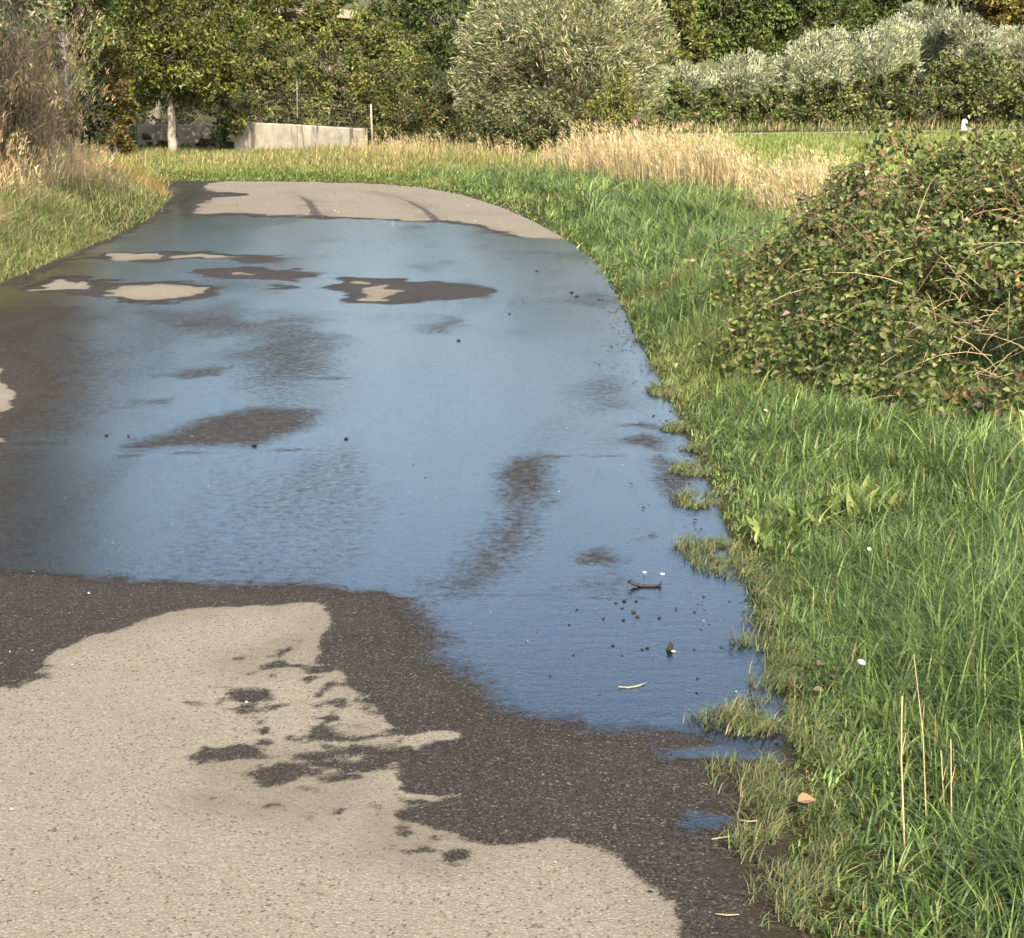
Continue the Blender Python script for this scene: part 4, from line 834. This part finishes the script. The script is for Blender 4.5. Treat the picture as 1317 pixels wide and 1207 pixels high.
    variants = [leaf_shape('leaf', c, 400 + i, 1, .6 + .06 * (i % 3)) for i, c in enumerate([cols[0], cols[1], cols[2], cols[1], cols[3], cols[0], (.10, .13, .03)])]
    for i in big:
        d_, n_ = D[i], nv[i]; s_ = nrm(np.cross(n_, d_)); n_ = np.cross(d_, s_)
        o = link('leaf', variants[rng.choice(len(variants), p=[.24, .2, .16, .12, .08, .12, .08])], M_GLOSS, root)
        o.matrix_local = Matrix(((d_[0] * L[i], s_[0] * L[i], n_[0] * L[i], Pn[i][0] - base[0]), (d_[1] * L[i], s_[1] * L[i], n_[1] * L[i], Pn[i][1] - base[1]), (d_[2] * L[i], s_[2] * L[i], n_[2] * L[i], Pn[i][2] - base[2]), (0, 0, 0, 1)))
    link('canes', canes.build('canes'), plain('bramble_cane', (.10, .075, .045), (.19, .10, .065), 30, .7, .2), root, kind='stuff')
    # dead stalks poking out
    for k in range(80):
        bx, by = rng.uniform(1.6, 3.8), rng.uniform(8.0, 10.5); h = top(np.array([bx]), np.array([by]))[0]
        d_ = nrm(np.array([rng.normal(0, .8), rng.normal(-.35, .3), rng.normal(.35, .45)])); Lc = rng.uniform(.15, .5); p0 = np.array([bx, by, max(h - .03, .05)])
        deadc.add(np.stack([p0 + d_ * Lc * s - np.array([0, 0, .1]) * s * s for s in np.linspace(0, 1, 4)]) - base, np.linspace(.0028, .001, 4), 4)
    for k in range(170):
        bx, by = rng.normal(2.45, .32), rng.normal(7.75, .35); h = top(np.array([bx]), np.array([by]))[0]
        d_ = nrm(np.array([rng.normal(.2, .9), rng.normal(-.3, .5), rng.normal(.1, .35)])); Lc = rng.uniform(.1, .42); p0 = np.array([bx, by, max(h * rng.uniform(.5, 1.05), .05)])
        deadc.add(np.stack([p0 + d_ * Lc * s - np.array([0, 0, .14]) * s * s for s in np.linspace(0, 1, 4)]) - base, np.linspace(.0022, .001, 4), 4)
    link('dead_stems', deadc.build('dead_stems'), M_STRAW, root, kind='stuff')
    return top
btop = bramble()
# a dark core is not needed: the foliage itself shades the inside

# ------------------------------------------------------------------ small plants and litter on the verge
def z_at(x, y): return float(ground_z(np.array([x]), np.array([y]))[0])
def broadleaf(label, px, py, nl, L, seed, cols):
    rng = R0(seed); x, y = G(px, py, .08); root = thing('dock_plant', (x, y, z_at(x, y)), label, 'plant')
    vs = [leaf_shape('leaf', c, seed + i, 1, .32) for i, c in enumerate(cols)]
    for k in range(nl):
        a = k * 2.4 + rng.normal(0, .3); tilt = rng.uniform(.55, 1.25); Lk = L * rng.uniform(.65, 1.2)
        d_ = np.array([math.cos(a) * math.cos(tilt), math.sin(a) * math.cos(tilt), math.sin(tilt)]); s_ = nrm(np.cross(np.array([0, 0, 1.]), d_)); n_ = np.cross(d_, s_)
        p_ = rng.normal(0, .045, 3) * np.array([1.7, 2.4, 0]) + np.array([0, 0, .01])
        o = link('leaf', vs[k % len(vs)], M_GRASS, root)
        o.matrix_local = Matrix([[d_[i] * Lk, s_[i] * Lk, n_[i] * Lk, p_[i]] for i in range(3)] + [[0, 0, 0, 1]])
LC = [(.20, .24, .06), (.26, .29, .085), (.15, .20, .05), (.11, .16, .04)]
broadleaf('low light green leafy plant in the grass nearest the water', 1000, 672, 30, .07, 501, LC)
broadleaf('yellow-green leafy plant between the two other leafy plants', 1050, 662, 32, .085, 502, LC)
broadleaf('tallest bright yellow-green leafy plant in the grass before the bramble', 1112, 660, 52, .12, 503, LC)
broadleaf('broad-leaved plant low in the grass right of the bright plants', 1235, 668, 12, .12, 504, [(.10, .15, .035), (.13, .18, .05)])
def stalk(label, pts, z0=.1, r=.0024, mat=None):
    bx, by = G(*pts[0], .1); zb = z_at(bx, by); tb = Tubes(); d = by
    root = thing('dry_stalk', (bx, by, zb), label, 'stalk'); g = [np.array([0, 0, 0])]
    for (a, b) in pts[1:]: q = P(a, b, d); g.append(np.array([q[0] - bx, 0.02 * len(g), q[2] - zb]))
    g = np.array(g); tt = np.linspace(0, len(g) - 1, 7); g = np.stack([np.interp(tt, np.arange(len(g)), g[:, i]) for i in range(3)], 1)
    tb.add(g, np.linspace(r, r * .5, 7), 6); link('stem', tb.build('stem'), mat or M_STRAW, root)
    tip = g[-1]; tb = Tubes(); tb.add([g[-4], (g[-4] + g[-3]) / 2 + np.array([.003, 0, 0]), g[-3] + np.array([.009, 0, .012])], [r * .6, r * .5, r * .2], 5); link('blade', tb.build('blade'), mat or M_STRAW, root)
stalk('tall pale dry stalk in the near grass, leftmost of the straw stalks', [(1166, 1060), (1162, 980), (1166, 905)])
stalk('thin pale stalk leaning right behind the tall pale one', [(1194, 1030), (1190, 950), (1181, 850)], r=.0015)
stalk('short pair-mate straw stalk left of the rightmost near stalk', [(1217, 1012), (1213, 970)], r=.0018)
stalk('rightmost pale straw stalk in the near grass', [(1226, 1035), (1226, 955)], r=.002)
stalk('pale upright stalk sticking out of the bramble', [(1149, 335), (1147, 270)], r=.004)
def litter():
    rng = R0(700); n = 60000; X = np.concatenate([scatter(rng, n // 2, -.1, 1.3, 2.4, 6), scatter(rng, n // 2, -.1, 1.5, 6, 13)]); o = -road_sd(X); w_ = .12 + .16 * fbm(X[:, 0] * 5, X[:, 1] * 5, 701)
    ok = (rng.random(len(X)) < .16 * np.exp(-((o + .0) / (.75 * w_)) ** 2) * smooth(.42, .6, fbm(X[:, 0] * 9, X[:, 1] * 9, 703))) & (o > -.5); X = X[ok]; m = len(X)
    D = np.column_stack([rng.normal(size=(m, 2)), rng.normal(0, .12, m)]); Nn = np.column_stack([rng.normal(0, .35, (m, 2)), np.ones(m)])
    L = rng.uniform(.005, .022, m) * np.where(X[:, 1] > 6, 1.3, 1); t = palette(rng, m, [(.035, .026, .016), (.08, .06, .035), (.16, .125, .07), (.022, .018, .013), (.07, .075, .03)], [4, 2, .7, 4, 2])
    link('leaf_litter', leaves_mesh('leaf_litter', np.column_stack([X, np.maximum(ground_z(X[:, 0], X[:, 1]), 0) + .007]), D, Nn, L, L * rng.uniform(.15, .5, m), t), M_DRY, label='dark leaf litter and bits of straw along the road edge', cat='litter', kind='stuff')
    X = np.concatenate([scatter(rng, 350, -3, 1, 2.6, 9), scatter(rng, 250, -5, 1, 20, 29)]); o = road_sd(X); X = X[o > .05]; m = len(X)
    D = np.column_stack([rng.normal(size=(m, 2)), np.zeros(m)]); L = rng.uniform(.004, .011, m) * np.where(X[:, 1] > 15, 3, 1)
    link('road_grit', leaves_mesh('road_grit', np.column_stack([X, np.full(m, .006)]), D, np.column_stack([rng.normal(0, .5, (m, 2)), np.ones(m)]), L, L * .8, palette(rng, m, [(.3, .27, .21), (.1, .085, .065), (.4, .37, .3)], [3, 3, 1])), M_DRY, label='fine loose grit scattered on the lane', cat='grit', kind='stuff')
litter()
# debris in the water
def rock(seed, sx, sy, sz):
    rng = R0(seed); import bmesh
    bm = bmesh.new(); bmesh.ops.create_icosphere(bm, subdivisions=1, radius=1)
    for v in bm.verts: v.co = Vector((v.co.x * sx, v.co.y * sy, v.co.z * sz)) * float(rng.uniform(.7, 1.2))
    me = bpy.data.meshes.new('crumb'); bm.to_mesh(me); bm.free(); return me
crumbs = [rock(600 + i, 1, .9, .6) for i in range(5)]
rngc = R0(77)
crumb_label = {(826, 838): 'left one of two dark crumbs touching beside the clod', (833, 836): 'dark crumb closest to the clod on its left', (655, 405): 'tiny dark crumb in open water below the far island', (445, 566): 'dark crumb in the water right of the long damp patch', (590, 440): 'lone dark crumb in the middle of the open water',
               (327, 575): 'dark crumb on the lower edge of the long damp patch', (137, 562): 'outer one of two dark crumbs near the left edge of the water', (165, 563): 'inner one of two dark crumbs near the left edge of the water', (735, 378): 'upper one of two dark crumbs by the far right water edge', (742, 383): 'lower one of two dark crumbs by the far right water edge',
               (690, 350): 'lone dark crumb near the far end of the water', (708, 872): 'dark crumb left of the bent straw in the near water', (897, 875): 'dark crumb right of the bent straw near the grass', (905, 770): 'dark crumb right of the twig beside the grass', (893, 790): 'dark crumb below right of the twig near the grass'}
for (a, b, r) in [(792, 778, 3), (800, 785, 3), (803, 776, 3.5), (815, 790, 4), (820, 796, 3.5), (802, 800, 3), (818, 776, 3), (776, 798, 3), (848, 797, 3), (788, 833, 3), (826, 838, 3), (833, 836, 3), (800, 846, 2.5), (738, 845, 2.5), (893, 838, 2.5), (708, 872, 2.5), (742, 787, 2.5), (905, 770, 3), (893, 790, 2.5), (897, 875, 2.5), (732, 806, 2.5), (655, 405, 2), (445, 566, 3), (590, 440, 3), (327, 575, 4), (137, 562, 3), (165, 563, 2.5), (735, 378, 3), (742, 383, 3), (690, 350, 2.5)]:
    x, y = G(a, b); s = r / PX(y)
    lab = crumb_label.get((a, b)) or ('dark crumb in the loose cluster just below the twig' if 765 < b < 805 and 770 < a < 860 else 'lone dark crumb scattered around the clod in the near water')
    o = link('debris_crumb', crumbs[rngc.integers(5)], M_CRUMB, None, lab, 'debris', 'dark crumbs in the water')
    o.location = (x, y, .004 + s * .3); o.scale = (s, s, s); o.rotation_euler = (0, 0, rngc.uniform(0, 6))
def on_road(px, py): x, y = G(px, py); return x, y
# twig with a raised end
x, y = G(830, 757); s = 1 / PX(y)
tw = thing('twig', (x, y, .006), 'small dark forked twig lying in the water near the verge', 'twig')
tb = Tubes(); tb.add(np.array([(-23, 0, 8), (-16, 0, 4), (-6, 0, 1), (8, 0, 1), (18, 0, 1), (22, 6, 2)]) * s, np.array([2.6, 2.8, 2, 2, 1.8, 1]) * s, 6); link('stem', tb.build('stem'), M_CRUMB, tw)
tb = Tubes(); tb.add(np.array([(17, 0, 1), (20, 0, 4), (21, 0, 8)]) * s, np.array([1.6, 1.3, .7]) * s, 5); link('fork', tb.build('fork'), M_CRUMB, tw)
# clod with a pale chip beside it
x, y = G(861, 838); s = 1 / PX(y)
o = link('clod', rock(650, 5 * s, 5 * s, 9 * s), M_CRUMB, None, 'dark upright clod standing in the shallow water', 'clod'); o.location = (x, y, 5 * s)
for (a, b, r, lab) in [(866, 841, 3, 'tiny white chip beside the dark clod'), (829, 739, 3.2, 'white petal-like scrap just above the twig'), (852, 741, 3.2, 'thin white scrap right of the petal-like scrap')]:
    x, y = G(a, b); q = r / PX(y); tb = rock(660 + a, q, q * 1.2, q * .35); o = link('paper_scrap', tb, M_WHITE, None, lab, 'scrap'); o.location = (x, y, .006 + q * .2)
def straw(label, pts):
    g = Gp(pts); x, y = g.mean(0); tb = Tubes(); tb.add(np.column_stack([g - [x, y], np.full(len(g), 0.002)]), np.full(len(g), .9 / PX(y)), 5)
    o = link('straw_piece', tb.build('straw_piece'), M_STRAW, None, label, 'straw'); o.location = (x, y, .006)
straw('bent pale straw lying in the middle of the near water', [(795, 887), (808, 888), (820, 886), (830, 882)])
straw('pale straw lying across the edge of the mat of grass near the front', [(915, 1084), (940, 1080), (975, 1078)])
straw('short pale straw on the wet patch by the brown leaf', [(952, 1059), (962, 1061), (975, 1060)])
straw('short straw on the wet asphalt at the bottom edge', [(920, 1180), (935, 1182), (950, 1181)])
# crumpled white scrap in the grass, and the dead leaves
x, y = G(1107, 862, .1); q = 6 / PX(y)
o = link('paper_scrap', rock(690, q, q, q * .7), plain('bluish_white', (.62, .66, .75), (.85, .87, .9), 60, .6, .4), None, 'crumpled bluish white scrap caught in the near grass', 'litter'); o.location = (x, y, z_at(x, y) + .10)
def dead_leaf(label, px, py, Lpx, rot, col, zoff=.03, tilt=.3):
    x, y = G(px, py, zoff); q = Lpx / PX(y); o = link('dead_leaf', leaf_shape('dead_leaf', col, px, 1, .8), M_DRY, None, label, 'leaf')
    o.location = (x - q * .5 * math.cos(rot), y, max(z_at(x, y), 0) + zoff); o.scale = (q, q, q); o.rotation_euler = (tilt, -.15, rot)
dead_leaf('orange-brown fallen leaf on the grass mat near the front', 1038, 1031, 27, .1, (.30, .18, .10), .035, .3)
for k, (a, b, L_, r) in enumerate([(1058, 862, 22, .4), (1068, 880, 24, 2.0), (1052, 890, 20, -.5), (1076, 872, 20, 1.2)]):
    dead_leaf(['uppermost', 'middle', 'lowest', 'rightmost'][k] + ' grey-brown withered leaf of the little heap at the verge', a, b, L_ * .8, r, (.15, .12, .075), .04, .3)
# scattered tiny white flowers in the verge
fl_me = None
for k, (a, b, lab_) in enumerate([(1118, 705, 'tiny pale flower below the tallest bright leafy plant'), (985, 525, 'tiny pale flower at the left foot of the bramble'), (1216, 650, 'tiny pale flower beside the broad-leaved plant right of the bright plants')]):
    x, y = G(a, b, .2); q = 2.2 / PX(y)
    if fl_me is None:
        V = [(0, 0, .4)]; f = []
        for j in range(6):
            t = j * math.pi / 3; V += [(math.cos(t - .4), math.sin(t - .4), .1), (1.5 * math.cos(t), 1.5 * math.sin(t), 0), (math.cos(t + .4), math.sin(t + .4), .1)]; f += [(0, 3 * j + 1, 3 * j + 2), (0, 3 * j + 2, 3 * j + 3)]
        fl_me = mesh('flower', V, [np.array(f)])
    z = max(z_at(x, y), btop(np.array([x]), np.array([y]))[0]) + .16
    o = thing('wild_flower', (x, y, z_at(x, y)), lab_, 'flower')
    h = link('petals', fl_me, M_WHITE, o); h.location = (0, 0, z - z_at(x, y)); h.scale = (q, q, q); h.rotation_euler = (.5, 0, k)
    tb = Tubes(); tb.add([(0, 0, 0), (.004, 0, .1), (0, 0, z - z_at(x, y))], [.0015, .0013, .001], 4); link('stem', tb.build('stem', ), M_TWIG, o)
